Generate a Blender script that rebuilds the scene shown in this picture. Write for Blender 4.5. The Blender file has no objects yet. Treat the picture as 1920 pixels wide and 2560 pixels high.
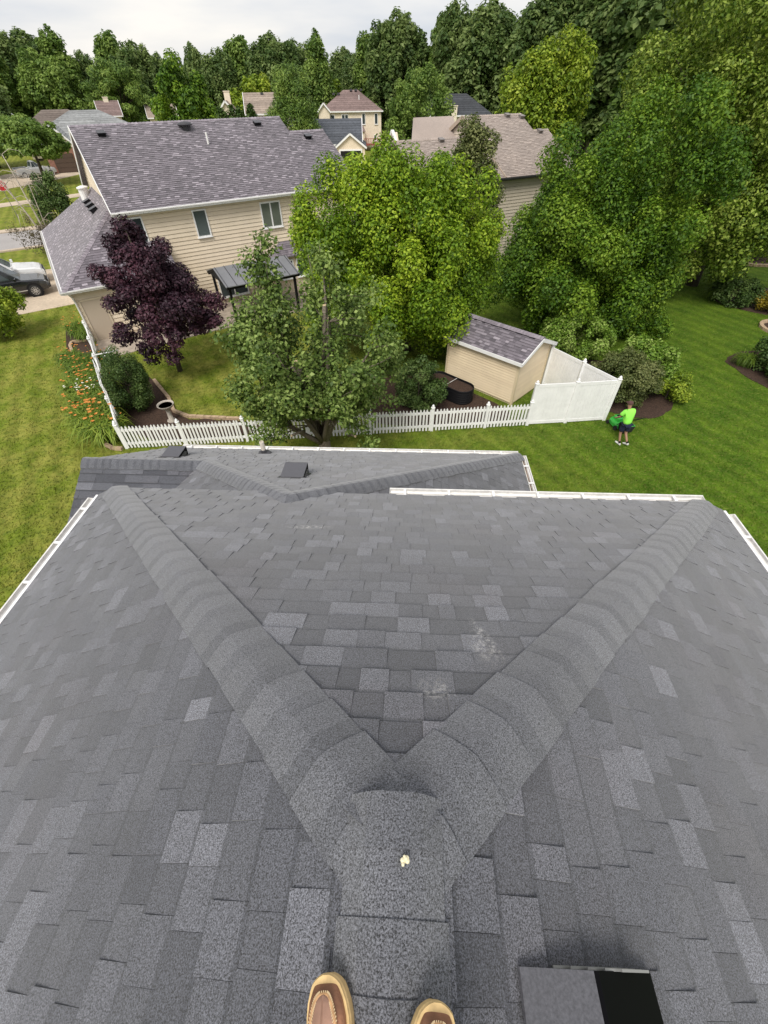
import bpy, math, random
import numpy as np
from mathutils import Vector, Matrix

# ------------------------------------------------------------------ camera, sky, sun, exposure
sc = bpy.context.scene
col = sc.collection
R = math.radians
CAM_M = np.array([[0.999897, 0.01435259, 0.0],
                  [-0.01021083, 0.7113548, -0.70275891],
                  [-0.01008641, 0.70268652, 0.71142808]])
CAM_Z = 10.0
cd = bpy.data.cameras.new('camera')
cam = bpy.data.objects.new('camera', cd)
col.objects.link(cam)
mw = Matrix.Identity(4)
for i in range(3):
    for j in range(3):
        mw[i][j] = CAM_M[i][j]
mw[0][3], mw[1][3], mw[2][3] = 0.0, 0.0, CAM_Z
cam.matrix_world = mw
cd.sensor_fit = 'VERTICAL'
cd.sensor_height = 24.0
cd.lens = 24.0 * 1058.0 / 2560.0
cd.clip_start = 0.05
cd.clip_end = 3000
sc.camera = cam

SUN_EL, SUN_AZ = R(52), R(200)          # azimuth of the sun, clockwise from +Y (behind the viewer, a little to the left)
w = bpy.data.worlds.new('World')
sc.world = w
w.use_nodes = True
nt = w.node_tree
for n in list(nt.nodes):
    nt.nodes.remove(n)
out = nt.nodes.new('ShaderNodeOutputWorld')
bg = nt.nodes.new('ShaderNodeBackground')
sky = nt.nodes.new('ShaderNodeTexSky')
sky.sky_type = 'NISHITA'
sky.sun_disc = False
sky.sun_elevation = SUN_EL
sky.sun_rotation = SUN_AZ
tc = nt.nodes.new('ShaderNodeTexCoord')
mp = nt.nodes.new('ShaderNodeMapping')
mp.inputs['Scale'].default_value = (1.0, 1.0, 5.0)
nz = nt.nodes.new('ShaderNodeTexNoise')
nz.inputs['Scale'].default_value = 2.3
nz.inputs['Detail'].default_value = 5
nz.inputs['Roughness'].default_value = 0.5
rc = nt.nodes.new('ShaderNodeValToRGB')          # cloud tone
rc.color_ramp.elements[0].position = 0.38
rc.color_ramp.elements[0].color = (3.5, 3.65, 4.0, 1)
rc.color_ramp.elements[1].position = 0.62
rc.color_ramp.elements[1].color = (5.35, 5.1, 4.8, 1)
mx = nt.nodes.new('ShaderNodeMix')
mx.data_type = 'RGBA'
mx.inputs[0].default_value = 0.93                # overcast: cloud nearly everywhere
nt.links.new(tc.outputs['Generated'], mp.inputs['Vector'])
nt.links.new(mp.outputs[0], nz.inputs['Vector'])
nt.links.new(nz.outputs[0], rc.inputs[0])
nt.links.new(sky.outputs[0], mx.inputs[6])
nt.links.new(rc.outputs[0], mx.inputs[7])
nt.links.new(mx.outputs[2], bg.inputs['Color'])
bg.inputs['Strength'].default_value = 0.1
nt.links.new(bg.outputs[0], out.inputs[0])

sl = bpy.data.lights.new('sun', 'SUN')
sl.energy = 1.5
sl.angle = R(26)
sl.color = (1.0, 0.95, 0.87)
so = bpy.data.objects.new('sun', sl)
col.objects.link(so)
sdir = Vector((math.sin(SUN_AZ) * math.cos(SUN_EL), math.cos(SUN_AZ) * math.cos(SUN_EL), math.sin(SUN_EL)))
so.rotation_euler = (-sdir).to_track_quat('-Z', 'Y').to_euler()
so.location = sdir * 60

vs = sc.view_settings
vs.view_transform = 'Standard'
vs.look = 'None'
vs.gamma = 1.0
vs.use_curve_mapping = False
vs.exposure = 0.95

# ------------------------------------------------------------------ helpers
MATS = {}


def new_mat(name):
    m = bpy.data.materials.new(name)
    m.use_nodes = True
    n = m.node_tree.nodes
    b = n['Principled BSDF']
    MATS[name] = m
    return m, m.node_tree, b


def rgb(c):
    return (c[0], c[1], c[2], 1.0)


def tonemat(name, stops, rough=0.85, nscale=None, namt=0.25, bump=0.0, bscale=None, spec=0.3, metal=0.0,
            big=None, bigamt=0.2, translucent=0.0):
    """colour = ramp(face attribute 'tone') x noise; stops = [(pos, rgb)...]"""
    if name in MATS:
        return MATS[name]
    m, t, b = new_mat(name)
    N, L = t.nodes, t.links
    b.inputs['Roughness'].default_value = rough
    b.inputs['Metallic'].default_value = metal
    b.inputs['Specular IOR Level'].default_value = spec
    if len(stops) == 1:
        rg = N.new('ShaderNodeRGB')
        rg.outputs[0].default_value = rgb(stops[0][1])
        c = rg.outputs[0]
    else:
        at = N.new('ShaderNodeAttribute')
        at.attribute_name = 'tone'
        rp = N.new('ShaderNodeValToRGB')
        e = rp.color_ramp.elements
        e[0].position, e[0].color = stops[0][0], rgb(stops[0][1])
        e[1].position, e[1].color = stops[-1][0], rgb(stops[-1][1])
        for p, cc in stops[1:-1]:
            k = e.new(p)
            k.color = rgb(cc)
        L.new(at.outputs['Fac'], rp.inputs[0])
        c = rp.outputs[0]
    tcn = N.new('ShaderNodeTexCoord')

    def noise(scale, detail=2.0, rgh=0.6):
        q = N.new('ShaderNodeTexNoise')
        q.inputs['Scale'].default_value = scale
        q.inputs['Detail'].default_value = detail
        q.inputs['Roughness'].default_value = rgh
        L.new(tcn.outputs['Object'], q.inputs['Vector'])
        return q.outputs[0]

    def mul(c, fac, amt):
        mr = N.new('ShaderNodeMapRange')
        mr.inputs['From Min'].default_value = 0.3
        mr.inputs['From Max'].default_value = 0.7
        mr.inputs['To Min'].default_value = 1 - amt
        mr.inputs['To Max'].default_value = 1 + amt
        L.new(fac, mr.inputs[0])
        v = N.new('ShaderNodeVectorMath')
        v.operation = 'SCALE'
        L.new(c, v.inputs[0])
        L.new(mr.outputs[0], v.inputs['Scale'])
        return v.outputs[0]

    if nscale:
        c = mul(c, noise(nscale), namt)
    if big:
        c = mul(c, noise(big, 3.0), bigamt)
    L.new(c, b.inputs['Base Color'])
    if bump:
        bp = N.new('ShaderNodeBump')
        bp.inputs['Strength'].default_value = bump
        bp.inputs['Distance'].default_value = 0.02
        L.new(noise(bscale or nscale or 40.0, 3.0), bp.inputs['Height'])
        L.new(bp.outputs[0], b.inputs['Normal'])
    if translucent:
        tr = N.new('ShaderNodeBsdfTranslucent')
        L.new(c, tr.inputs['Color'])
        ms = N.new('ShaderNodeMixShader')
        ms.inputs[0].default_value = translucent
        L.new(b.outputs[0], ms.inputs[1])
        L.new(tr.outputs[0], ms.inputs[2])
        L.new(ms.outputs[0], N['Material Output'].inputs['Surface'])
    return m


def plain(name, c, rough=0.6, metal=0.0, spec=0.4, nscale=None, namt=0.12, bump=0.0, bscale=None, big=None, bigamt=.12):
    return tonemat(name, [(0, c)], rough, nscale, namt, bump, bscale, spec, metal, big, bigamt)


def unit(v):
    v = np.asarray(v, float)
    return v / (np.linalg.norm(v) + 1e-12)


class MB:
    def __init__(self):
        self.v, self.f, self.t, self.m = [], [], [], []

    def add(self, vs, fs, tone=0.5, mi=0):
        o = len(self.v)
        self.v.extend([tuple(map(float, p)) for p in vs])
        for f in fs:
            self.f.append(tuple(i + o for i in f))
            self.m.append(mi)
        self.t.extend(tone if isinstance(tone, list) else [tone] * len(fs))
        return self

    def hexa(self, p8, tone=0.5, mi=0):     # bottom 4 (ccw from above), top 4
        return self.add(p8, [(3, 2, 1, 0), (4, 5, 6, 7), (0, 1, 5, 4), (1, 2, 6, 5), (2, 3, 7, 6), (3, 0, 4, 7)], tone, mi)

    def box(self, c, s, rz=0.0, tone=0.5, mi=0, ax=None):
        c = np.asarray(c, float)
        if ax is None:
            X = np.array([math.cos(rz), math.sin(rz), 0]); Y = np.array([-math.sin(rz), math.cos(rz), 0]); Z = np.array([0, 0, 1.0])
        else:
            X, Y, Z = [np.asarray(a, float) for a in ax]
        X, Y, Z = X * s[0] / 2, Y * s[1] / 2, Z * s[2] / 2
        p = [c - X - Y - Z, c + X - Y - Z, c + X + Y - Z, c - X + Y - Z, c - X - Y + Z, c + X - Y + Z, c + X + Y + Z, c - X + Y + Z]
        return self.hexa(p, tone, mi)

    def bar(self, a, b, w, h, up=(0, 0, 1), tone=0.5, mi=0):     # box from a to b
        a, b = np.asarray(a, float), np.asarray(b, float)
        d = b - a
        l = np.linalg.norm(d)
        X = d / l
        Y = unit(np.cross(up, X))
        Z = np.cross(X, Y)
        return self.box((a + b) / 2, (l, w, h), ax=(X, Y, Z), tone=tone, mi=mi)

    def tube(self, pts, rad, seg=7, tone=0.5, mi=0, cap=True, captone=None, capmi=None):
        pts = [np.asarray(p, float) for p in pts]
        n = len(pts)
        if not hasattr(rad, '__len__'):
            rad = [rad] * n
        o = len(self.v)
        ref = np.array([0.31, 0.87, 0.2])
        for i, p in enumerate(pts):
            d = unit(pts[min(i + 1, n - 1)] - pts[max(i - 1, 0)])
            x = unit(np.cross(d, ref)); y = np.cross(d, x)
            for k in range(seg):
                a = 2 * math.pi * k / seg
                self.v.append(tuple(p + rad[i] * (math.cos(a) * x + math.sin(a) * y)))
        for i in range(n - 1):
            for k in range(seg):
                k2 = (k + 1) % seg
                self.f.append((o + i * seg + k, o + i * seg + k2, o + (i + 1) * seg + k2, o + (i + 1) * seg + k))
                self.t.append(tone); self.m.append(mi)
        if cap:
            self.f.append(tuple(o + k for k in range(seg))[::-1]); self.t.append(tone); self.m.append(mi)
            self.f.append(tuple(o + (n - 1) * seg + k for k in range(seg)))
            self.t.append(tone if captone is None else captone); self.m.append(mi if capmi is None else capmi)
        return self

    def lathe(self, prof, seg=16, c=(0, 0, 0), tone=0.5, mi=0, ax=None, sx=1.0, sy=1.0):
        o = len(self.v)
        c = np.asarray(c, float)
        if ax is None:
            X, Y, Z = np.eye(3)
        else:
            X, Y, Z = [np.asarray(a, float) for a in ax]
        for r, z in prof:
            for k in range(seg):
                a = 2 * math.pi * k / seg
                self.v.append(tuple(c + X * r * sx * math.cos(a) + Y * r * sy * math.sin(a) + Z * z))
        for i in range(len(prof) - 1):
            for k in range(seg):
                k2 = (k + 1) % seg
                self.f.append((o + i * seg + k, o + i * seg + k2, o + (i + 1) * seg + k2, o + (i + 1) * seg + k))
                self.t.append(tone); self.m.append(mi)
        if prof[0][0] > 1e-4:
            self.f.append(tuple(o + k for k in range(seg))[::-1]); self.t.append(tone); self.m.append(mi)
        if prof[-1][0] > 1e-4:
            self.f.append(tuple(o + (len(prof) - 1) * seg + k for k in range(seg))); self.t.append(tone); self.m.append(mi)
        return self

    def prism(self, poly, ext, tone=0.5, mi=0):
        """poly: list of 3D points, ext: extrusion vector"""
        n = len(poly)
        p = [np.asarray(q, float) for q in poly]
        e = np.asarray(ext, float)
        vs = p + [q + e for q in p]
        fs = [tuple(range(n))[::-1], tuple(range(n, 2 * n))] + [(i, (i + 1) % n, n + (i + 1) % n, n + i) for i in range(n)]
        return self.add(vs, fs, tone, mi)

    def sheet(self, poly, th=0.03, tone=0.5, mi=0):
        """planar polygon given counter-clockwise from outside, thickened inwards"""
        p = [np.asarray(q, float) for q in poly]
        nrm = unit(np.cross(p[1] - p[0], p[2] - p[0]))
        if nrm[2] < 0:
            p, nrm = p[::-1], -nrm
        n = len(p)
        vs = p + [q - nrm * th for q in p]
        fs = [tuple(range(n)), tuple(range(n, 2 * n))[::-1]] + [(i, n + i, n + (i + 1) % n, (i + 1) % n) for i in range(n)]
        return self.add(vs, fs, tone, mi)

    def mesh(self, name, mats, smooth=False):
        me = bpy.data.meshes.new(name)
        me.from_pydata(self.v, [], self.f)
        for m in (mats if isinstance(mats, (list, tuple)) else [mats]):
            me.materials.append(m)
        a = me.attributes.new('tone', 'FLOAT', 'FACE')
        a.data.foreach_set('value', np.array(self.t, dtype=np.float32))
        if any(self.m):
            me.polygons.foreach_set('material_index', np.array(self.m, dtype=np.int32))
        if smooth:
            me.polygons.foreach_set('use_smooth', np.ones(len(self.f), dtype=bool))
        me.update()
        return me

    def build(self, name, mats, parent=None, smooth=False, world=True):
        return link(name, self.mesh(name, mats, smooth), parent, world)


def root_matrix(o):
    m = Matrix.Translation(o.location) @ o.rotation_euler.to_matrix().to_4x4()
    return root_matrix(o.parent) @ o.matrix_parent_inverse @ m if o.parent else m


def link(name, me, parent=None, world=True):
    o = bpy.data.objects.new(name, me)
    col.objects.link(o)
    if parent is not None:
        o.parent = parent
        if world:
            o.matrix_parent_inverse = root_matrix(parent).inverted()
    return o


def tag(o, label, cat, group=None, kind=None):
    if label: o['label'] = label
    if cat: o['category'] = cat
    if group: o['group'] = group
    if kind: o['kind'] = kind
    return o


def thing(name, label, cat, loc=(0, 0, 0), rz=0.0, group=None):
    o = bpy.data.objects.new(name, None)
    o.empty_display_size = 0.2
    col.objects.link(o)
    o.location = loc
    o.rotation_euler = (0, 0, rz)
    return tag(o, label, cat, group)


def copy_tree(o, parent=None):
    c = o.copy()
    col.objects.link(c)
    if parent is not None:
        c.parent = parent
    for ch in [x for x in bpy.data.objects if x.parent == o]:
        copy_tree(ch, c)
    return c


class Frame:
    """a ground frame: P(u, n, z) -> world"""
    def __init__(self, o, deg):
        self.o = np.array([o[0], o[1], 0.0]); a = R(deg); self.a = a
        self.u = np.array([math.cos(a), math.sin(a), 0]); self.n = np.array([-math.sin(a), math.cos(a), 0]); self.z = np.array([0, 0, 1.0])

    def P(self, u, n, z):
        return self.o + self.u * u + self.n * n + self.z * z

    def ax(self):
        return (self.u, self.n, self.z)


def clip_poly(poly, conv):
    """clip 2D poly by convex ccw polygon"""
    out = poly
    for i in range(len(conv)):
        a, b = conv[i], conv[(i + 1) % len(conv)]
        ex, ey = b[0] - a[0], b[1] - a[1]
        inp, out = out, []
        if not inp:
            return []
        for j in range(len(inp)):
            p, q = inp[j], inp[(j + 1) % len(inp)]
            sp = ex * (p[1] - a[1]) - ey * (p[0] - a[0])
            sq = ex * (q[1] - a[1]) - ey * (q[0] - a[0])
            if sp >= 0:
                out.append(p)
            if (sp >= 0) != (sq >= 0):
                k = sp / (sp - sq)
                out.append((p[0] + (q[0] - p[0]) * k, p[1] + (q[1] - p[1]) * k))
    return out


def area2(p):
    return 0.5 * sum(p[i][0] * p[(i + 1) % len(p)][1] - p[(i + 1) % len(p)][0] * p[i][1] for i in range(len(p)))


def shingle_pieces(ea, eb, polys, rng, expo=0.158, wr=(0.09, 0.215), t_hi=0.014, t_lo=0.006, lift=0.004, tones=(0.1, 0.9), gap=(.004, .0006), band=.02):
    """laminated shingle tabs on the plane with eave line ea->eb (uphill is to the left of it seen from outside).
    polys: convex outlines in 3D. Returns [(verts, faces, tone)]."""
    ea, eb = np.asarray(ea, float), np.asarray(eb, float)
    u = unit(eb - ea)
    p0 = max((np.asarray(q, float) for pl in polys for q in pl), key=lambda q: np.linalg.norm(np.cross(q - ea, u)))
    v = p0 - ea
    v = unit(v - u * (v @ u))
    nrm = np.cross(u, v)
    P2 = []
    for pl in polys:
        q = [((np.asarray(p, float) - ea) @ u, (np.asarray(p, float) - ea) @ v) for p in pl]
        if area2(q) < 0:
            q = q[::-1]
        P2.append(q)
    us = [p[0] for q in P2 for p in q]; vs = [p[1] for q in P2 for p in q]
    res = []
    k0, k1 = int(math.floor(min(vs) / expo)), int(math.ceil(max(vs) / expo))
    for k in range(k0, k1):
        v0, v1 = k * expo, (k + 1) * expo
        x = min(us) - rng.uniform(0.02, 0.3)
        hi = rng.random() < 0.5
        while x < max(us):
            w = rng.uniform(*wr)
            if rng.random() < .12: w *= 1.4
            j = rng.uniform(-0.003, 0.003)
            th = (t_hi if hi else t_lo) * rng.uniform(.85, 1.2)
            r = rng.random()
            tone = tones[0] + (tones[1] - tones[0]) * (0.6 * r if r < .75 else (0.45 + (r - .75) * 1.3 if r < .93 else .70 + (r - .93) * 3.0))
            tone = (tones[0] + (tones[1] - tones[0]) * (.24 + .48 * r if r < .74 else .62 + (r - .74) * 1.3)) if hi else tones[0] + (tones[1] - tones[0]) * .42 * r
            ra = [(x + gap[1], v0 + j + gap[0]), (x + w - gap[1], v0 + j + gap[0]), (x + w - gap[1], v1 - band), (x + gap[1], v1 - band)]
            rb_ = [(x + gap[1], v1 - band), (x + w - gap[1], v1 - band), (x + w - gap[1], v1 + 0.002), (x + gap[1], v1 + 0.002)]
            for q in P2:
              VV, FF, TT = [], [], []
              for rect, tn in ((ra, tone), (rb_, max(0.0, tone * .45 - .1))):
                c = clip_poly(rect, q)
                if len(c) < 3 or abs(area2(c)) < 5e-5:
                    continue
                top, bot = [], []
                for (a, b) in c:
                    base = ea + u * a + v * b
                    h = lift + th * max(0.12, 1 - (b - v0) / expo)
                    top.append(base + nrm * h); bot.append(base)
                n = len(c)
                fs = [tuple(range(n))] + [(i, n + i, n + (i + 1) % n, (i + 1) % n) for i in range(n)]
                o_ = len(VV)
                VV += top + bot; FF += [tuple(i + o_ for i in f) for f in fs]; TT += [tn] * len(fs)
              if VV:
                res.append((VV, FF, TT))
            x += w
            hi = not hi if rng.random() < .85 else hi
    return res


def cap_pieces(a, b, da, db, rng, expo=0.2, wdt=0.165, t=0.02, lift=0.012, band=.12):
    """bent cap shingles laid from a (low end) to b; da/db: unit vectors down each slope, square to the line"""
    a, b = np.asarray(a, float), np.asarray(b, float)
    d = b - a
    L = np.linalg.norm(d); d = d / L
    da, db = unit(da), unit(db)
    upv = unit(-(da + db))
    na = unit(np.cross(d, da)); na = na if na[2] > 0 else -na
    nb = unit(np.cross(d, db)); nb = nb if nb[2] > 0 else -nb
    res = []
    x = 0.0
    while x < L - 0.02:
        e = expo * rng.uniform(.9, 1.1)
        x1 = min(x + e * 1.12, L)
        j = rng.uniform(-.008, .008)
        vsx = []
        for (xx, h) in ((x, lift + t), (x + (x1 - x) * .55, lift + t * .8), (x1, lift + .001)):
            c = a + d * xx
            ww = wdt + j
            row = [c + da * ww + na * (.003 + h * .55), c + da * ww * .5 + na * h, c + da * .03 + na * h, c + upv * (h * 1.05 - .004),
                   c + db * .03 + nb * h, c + db * ww * .5 + nb * h, c + db * ww + nb * (.003 + h * .55)]
            vsx.append(row)
        low = [vsx[0][0] - na * .008, vsx[0][1] - na * .012, vsx[0][2] - upv * .012, vsx[0][3] - upv * .012, vsx[0][4] - upv * .012,
               vsx[0][5] - nb * .012, vsx[0][6] - nb * .008]
        rows = [low] + vsx
        V = [p for r_ in rows for p in r_]
        F = []
        for i in range(3):
            for k in range(6):
                F.append((i * 7 + k, i * 7 + k + 1, (i + 1) * 7 + k + 1, (i + 1) * 7 + k))
        # side skirts
        for i in (1, 2):
            for k, nn in ((0, na), (6, nb)):
                o = len(V)
                V += [V[i * 7 + k] - nn * .014, V[(i + 1) * 7 + k] - nn * .012]
                F.append((i * 7 + k, (i + 1) * 7 + k, o + 1, o))
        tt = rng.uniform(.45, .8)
        res.append((V, F, [tt] * 12 + [tt - band * rng.uniform(.4, 1.1)] * 6 + [tt] * (len(F) - 18)))  # upper part of each cap darkened: shade of a hump put into its tone
        x += e
    return res


def fix_up(V, F):
    return V, F


def gutter(mb, a, b, outv, w=0.12, h=0.11):
    """open K gutter along a->b (top inner edge), outv horizontal outwards"""
    a, b, o = np.asarray(a, float), np.asarray(b, float), unit(outv)
    z = np.array([0, 0, 1.0])
    prof = [(0, 0), (0, -h), (w * .7, -h), (w * .78, -h * .45), (w, -h * .3), (w, 0.012), (w - .018, 0.012), (w - .018, -h * .25), (w * .66, -h * .4), (w * .6, -h + .012), (.012, -h + .012), (.012, 0)]
    vs = [a + o * x + z * y for x, y in prof] + [b + o * x + z * y for x, y in prof]
    n = len(prof)
    fs = [(i, (i + 1) % n, n + (i + 1) % n, n + i) for i in range(n)] + [tuple(range(n)), tuple(range(n, 2 * n))[::-1]]
    mb.add(vs, fs)
    for e, sgn in ((a, 1), (b, -1)):   # end caps
        dd = unit(b - a) * sgn
        mb.prism([e + o * 0, e + o * 0 - z * h, e + o * w * .7 - z * h, e + o * w, e + o * w + z * .012], dd * .004)


def in_view(p, margin=0.0):
    q = CAM_M.T @ (np.asarray(p, float) - np.array([0, 0, CAM_Z]))
    if q[2] > -0.05:
        return False
    x, y = 960 + 1058 * q[0] / -q[2], 1280 - 1058 * q[1] / -q[2]
    return -margin < x < 1920 + margin and -margin < y < 2560 + margin


# ------------------------------------------------------------------ materials
M_WHITE = plain('white_vinyl', (.87, .87, .87), .45, nscale=3, namt=.05)
M_WHITEMETAL = plain('white_metal', (.74, .73, .71), .4, nscale=14, namt=.12)
M_SID1 = tonemat('beige_siding', [(0, (.76, .645, .495)), (1, (.81, .695, .54))], .55, nscale=1.2, namt=.05)
M_SID2 = tonemat('taupe_siding', [(0, (.56, .49, .40)), (1, (.61, .54, .45))], .6, nscale=1.2, namt=.06)
M_SHED = tonemat('shed_siding', [(0, (.74, .61, .43)), (1, (.79, .66, .47))], .55, nscale=1.5, namt=.05)
M_CREAM = plain('cream_wall', (.80, .70, .56), .7, nscale=2, namt=.08)
M_GLASS = plain('window_glass', (.045, .06, .065), .08, spec=.6, nscale=.8, namt=.3)
M_BLACK = plain('black_metal', (.010, .010, .012), .6, spec=.2)
M_CHARC = plain('charcoal_metal', (.055, .055, .062), .38, spec=.5, nscale=60, namt=.2)
M_DARK = plain('dark_recess', (.01, .01, .01), .9)
M_CONC = plain('concrete', (.52, .43, .33), .9, nscale=6, namt=.12, big=.5, bigamt=.14, bump=.2, bscale=30)
M_ROAD = plain('asphalt_pale', (.36, .34, .33), .92, nscale=20, namt=.12, big=.3, bigamt=.1)
M_PATIO = plain('patio_stone', (.38, .32, .26), .9, nscale=3, namt=.25, bump=.2, bscale=10)
M_MULCH = plain('mulch', (.055, .032, .022), .95, nscale=22, namt=.6, bump=.8, bscale=26)
M_EDGE = plain('edging_stone', (.45, .33, .22), .9, nscale=8, namt=.25)
M_BARK = tonemat('bark', [(0, (.05, .04, .03)), (1, (.12, .10, .075))], .95, nscale=18, namt=.4, bump=.6, bscale=24)
M_BARKP = tonemat('pale_bark', [(0, (.35, .30, .25)), (1, (.5, .45, .38))], .9, nscale=12, namt=.3)
M_CUT = plain('cut_wood', (.72, .56, .36), .8)


def shingle_mat(name, stops, gscale, gamt, big, bigamt, tint=None, rough=.92, scuffs=()):
    if name in MATS:
        return MATS[name]
    m, t, b = new_mat(name)
    N, L = t.nodes, t.links
    b.inputs['Roughness'].default_value = rough
    b.inputs['Specular IOR Level'].default_value = .25
    at = N.new('ShaderNodeAttribute'); at.attribute_name = 'tone'
    rp = N.new('ShaderNodeValToRGB')
    e = rp.color_ramp.elements
    e[0].position, e[0].color = stops[0][0], rgb(stops[0][1])
    e[1].position, e[1].color = stops[-1][0], rgb(stops[-1][1])
    for p, cc in stops[1:-1]:
        e.new(p).color = rgb(cc)
    L.new(at.outputs['Fac'], rp.inputs[0])
    tcn = N.new('ShaderNodeTexCoord')
    c = rp.outputs[0]

    def tex(scale, det, rg=.6):
        q = N.new('ShaderNodeTexNoise')
        q.inputs['Scale'].default_value = scale; q.inputs['Detail'].default_value = det; q.inputs['Roughness'].default_value = rg
        L.new(tcn.outputs['Object'], q.inputs['Vector'])
        return q.outputs[0]

    def scale_by(c, fac, f0, f1, a0, a1):
        mr = N.new('ShaderNodeMapRange')
        for k, vv in zip(('From Min', 'From Max', 'To Min', 'To Max'), (f0, f1, a0, a1)):
            mr.inputs[k].default_value = vv
        L.new(fac, mr.inputs[0])
        q = N.new('ShaderNodeVectorMath'); q.operation = 'SCALE'
        L.new(c, q.inputs[0]); L.new(mr.outputs[0], q.inputs['Scale'])
        return q.outputs[0]
    g = tex(gscale, 3.0, .85)
    c = scale_by(c, g, .38, .64, 1 - gamt, 1 + gamt * 1.25)
    c = scale_by(c, tex(big, 4.0), .3, .7, 1 - bigamt, 1 + bigamt)
    if tint:                                        # faint rusty / violet mottling
        mixn = N.new('ShaderNodeMix'); mixn.data_type = 'RGBA'; mixn.blend_type = 'MULTIPLY'
        mr = N.new('ShaderNodeMapRange')
        mr.inputs['From Min'].default_value = .52; mr.inputs['From Max'].default_value = .72; mr.inputs['To Max'].default_value = .55
        L.new(tex(1.1, 3.0), mr.inputs[0])
        L.new(mr.outputs[0], mixn.inputs[0]); L.new(c, mixn.inputs[6]); mixn.inputs[7].default_value = rgb(tint)
        c = mixn.outputs[2]
    for (cx, cy, rz_, sx, sy, amt) in scuffs:        # chalky scrapes left by ladders and tools
        mp_ = N.new('ShaderNodeMapping'); mp_.vector_type = 'TEXTURE'
        mp_.inputs['Location'].default_value = (cx, cy, 0); mp_.inputs['Rotation'].default_value = (0, 0, rz_); mp_.inputs['Scale'].default_value = (sx, sy, 1e6)
        L.new(tcn.outputs['Object'], mp_.inputs[0])
        ln = N.new('ShaderNodeVectorMath'); ln.operation = 'LENGTH'; L.new(mp_.outputs[0], ln.inputs[0])
        fa = N.new('ShaderNodeMapRange'); fa.inputs['From Min'].default_value = 1.0; fa.inputs['From Max'].default_value = .1; fa.inputs['To Max'].default_value = amt
        L.new(ln.outputs['Value'], fa.inputs[0])
        nn_ = N.new('ShaderNodeMapRange'); nn_.inputs['From Min'].default_value = .48; nn_.inputs['From Max'].default_value = .66
        L.new(tex(38, 5.0, .8), nn_.inputs[0])
        mu = N.new('ShaderNodeMath'); mu.operation = 'MULTIPLY'; L.new(fa.outputs[0], mu.inputs[0]); L.new(nn_.outputs[0], mu.inputs[1])
        mc = N.new('ShaderNodeMix'); mc.data_type = 'RGBA'; L.new(mu.outputs[0], mc.inputs[0]); L.new(c, mc.inputs[6]); mc.inputs[7].default_value = (.62, .60, .57, 1)
        c = mc.outputs[2]
    L.new(c, b.inputs['Base Color'])
    b.inputs['Sheen Weight'].default_value = .35; b.inputs['Sheen Roughness'].default_value = .6
    bp = N.new('ShaderNodeBump'); bp.inputs['Strength'].default_value = .45; bp.inputs['Distance'].default_value = .004
    L.new(g, bp.inputs['Height']); L.new(bp.outputs[0], b.inputs['Normal'])
    return m


SCUFFS = ((.52, 1.09, .25, .035, .2, 1.0), (.49, 1.0, .2, .08, .16, .55), (-.71, 2.74, 0, .25, .06, .9), (.21, .73, 0, .1, .09, .5), (-2.4, .2, .6, .1, .25, .35), (2.6, .5, -.5, .07, .2, .35))
M_SH0 = shingle_mat('charcoal_shingle', [(0, (.040, .0425, .053)), (.4, (.072, .075, .089)), (1, (.140, .144, .166))], 215, 1.0, 1.3, .16, (1.0, .9, .88), scuffs=SCUFFS)
M_CAP0 = shingle_mat('charcoal_cap_shingle', [(0, (.060, .063, .074)), (1, (.116, .120, .136))], 205, 1.0, 1.6, .10)
M_SH1 = shingle_mat('violet_grey_shingle', [(0, (.075, .064, .078)), (.5, (.185, .160, .188)), (1, (.36, .32, .362))], 40, .25, .5, .10)
M_SH2 = shingle_mat('brown_shingle', [(0, (.20, .155, .13)), (.5, (.31, .25, .215)), (1, (.44, .36, .31))], 40, .25, .5, .10)


def leafmat(name, dark, mid, light, tr=.28):
    return tonemat(name, [(0, dark), (.5, mid), (1, light)], .55, spec=.35, translucent=tr)


L_MAPLE = leafmat('leaf_bright_maple', (.075, .155, .008), (.19, .32, .014), (.40, .52, .035))
L_DEEP = leafmat('leaf_deep_maple', (.045, .112, .009), (.11, .215, .014), (.24, .36, .03))
L_TALL = leafmat('leaf_sycamore', (.065, .125, .010), (.15, .235, .018), (.36, .45, .08))
L_PEAR = leafmat('leaf_pear', (.065, .118, .022), (.145, .225, .042), (.33, .43, .12))
L_PURP = leafmat('leaf_purple', (.022, .010, .018), (.050, .020, .034), (.11, .042, .062), .15)
L_FAR = leafmat('leaf_far_dark', (.075, .135, .036), (.145, .22, .06), (.27, .35, .115), .4)
L_FAR2 = leafmat('leaf_far_mid', (.085, .16, .028), (.16, .26, .046), (.29, .40, .09), .35)
L_YEL = leafmat('leaf_yellow_green', (.11, .19, .012), (.22, .32, .022), (.40, .48, .05))
L_PINE = leafmat('leaf_pine', (.065, .13, .022), (.15, .245, .04), (.28, .38, .075), .2)
L_OLIVE = leafmat('leaf_olive', (.07, .10, .024), (.14, .17, .05), (.27, .29, .11))
L_LIME = leafmat('leaf_lime_shrub', (.09, .18, .015), (.19, .32, .035), (.38, .49, .13))
L_SHRUB = leafmat('leaf_dark_shrub', (.04, .082, .016), (.08, .14, .03), (.16, .23, .065))
L_LILY = leafmat('leaf_daylily', (.07, .14, .015), (.16, .25, .025), (.30, .38, .05))

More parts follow.
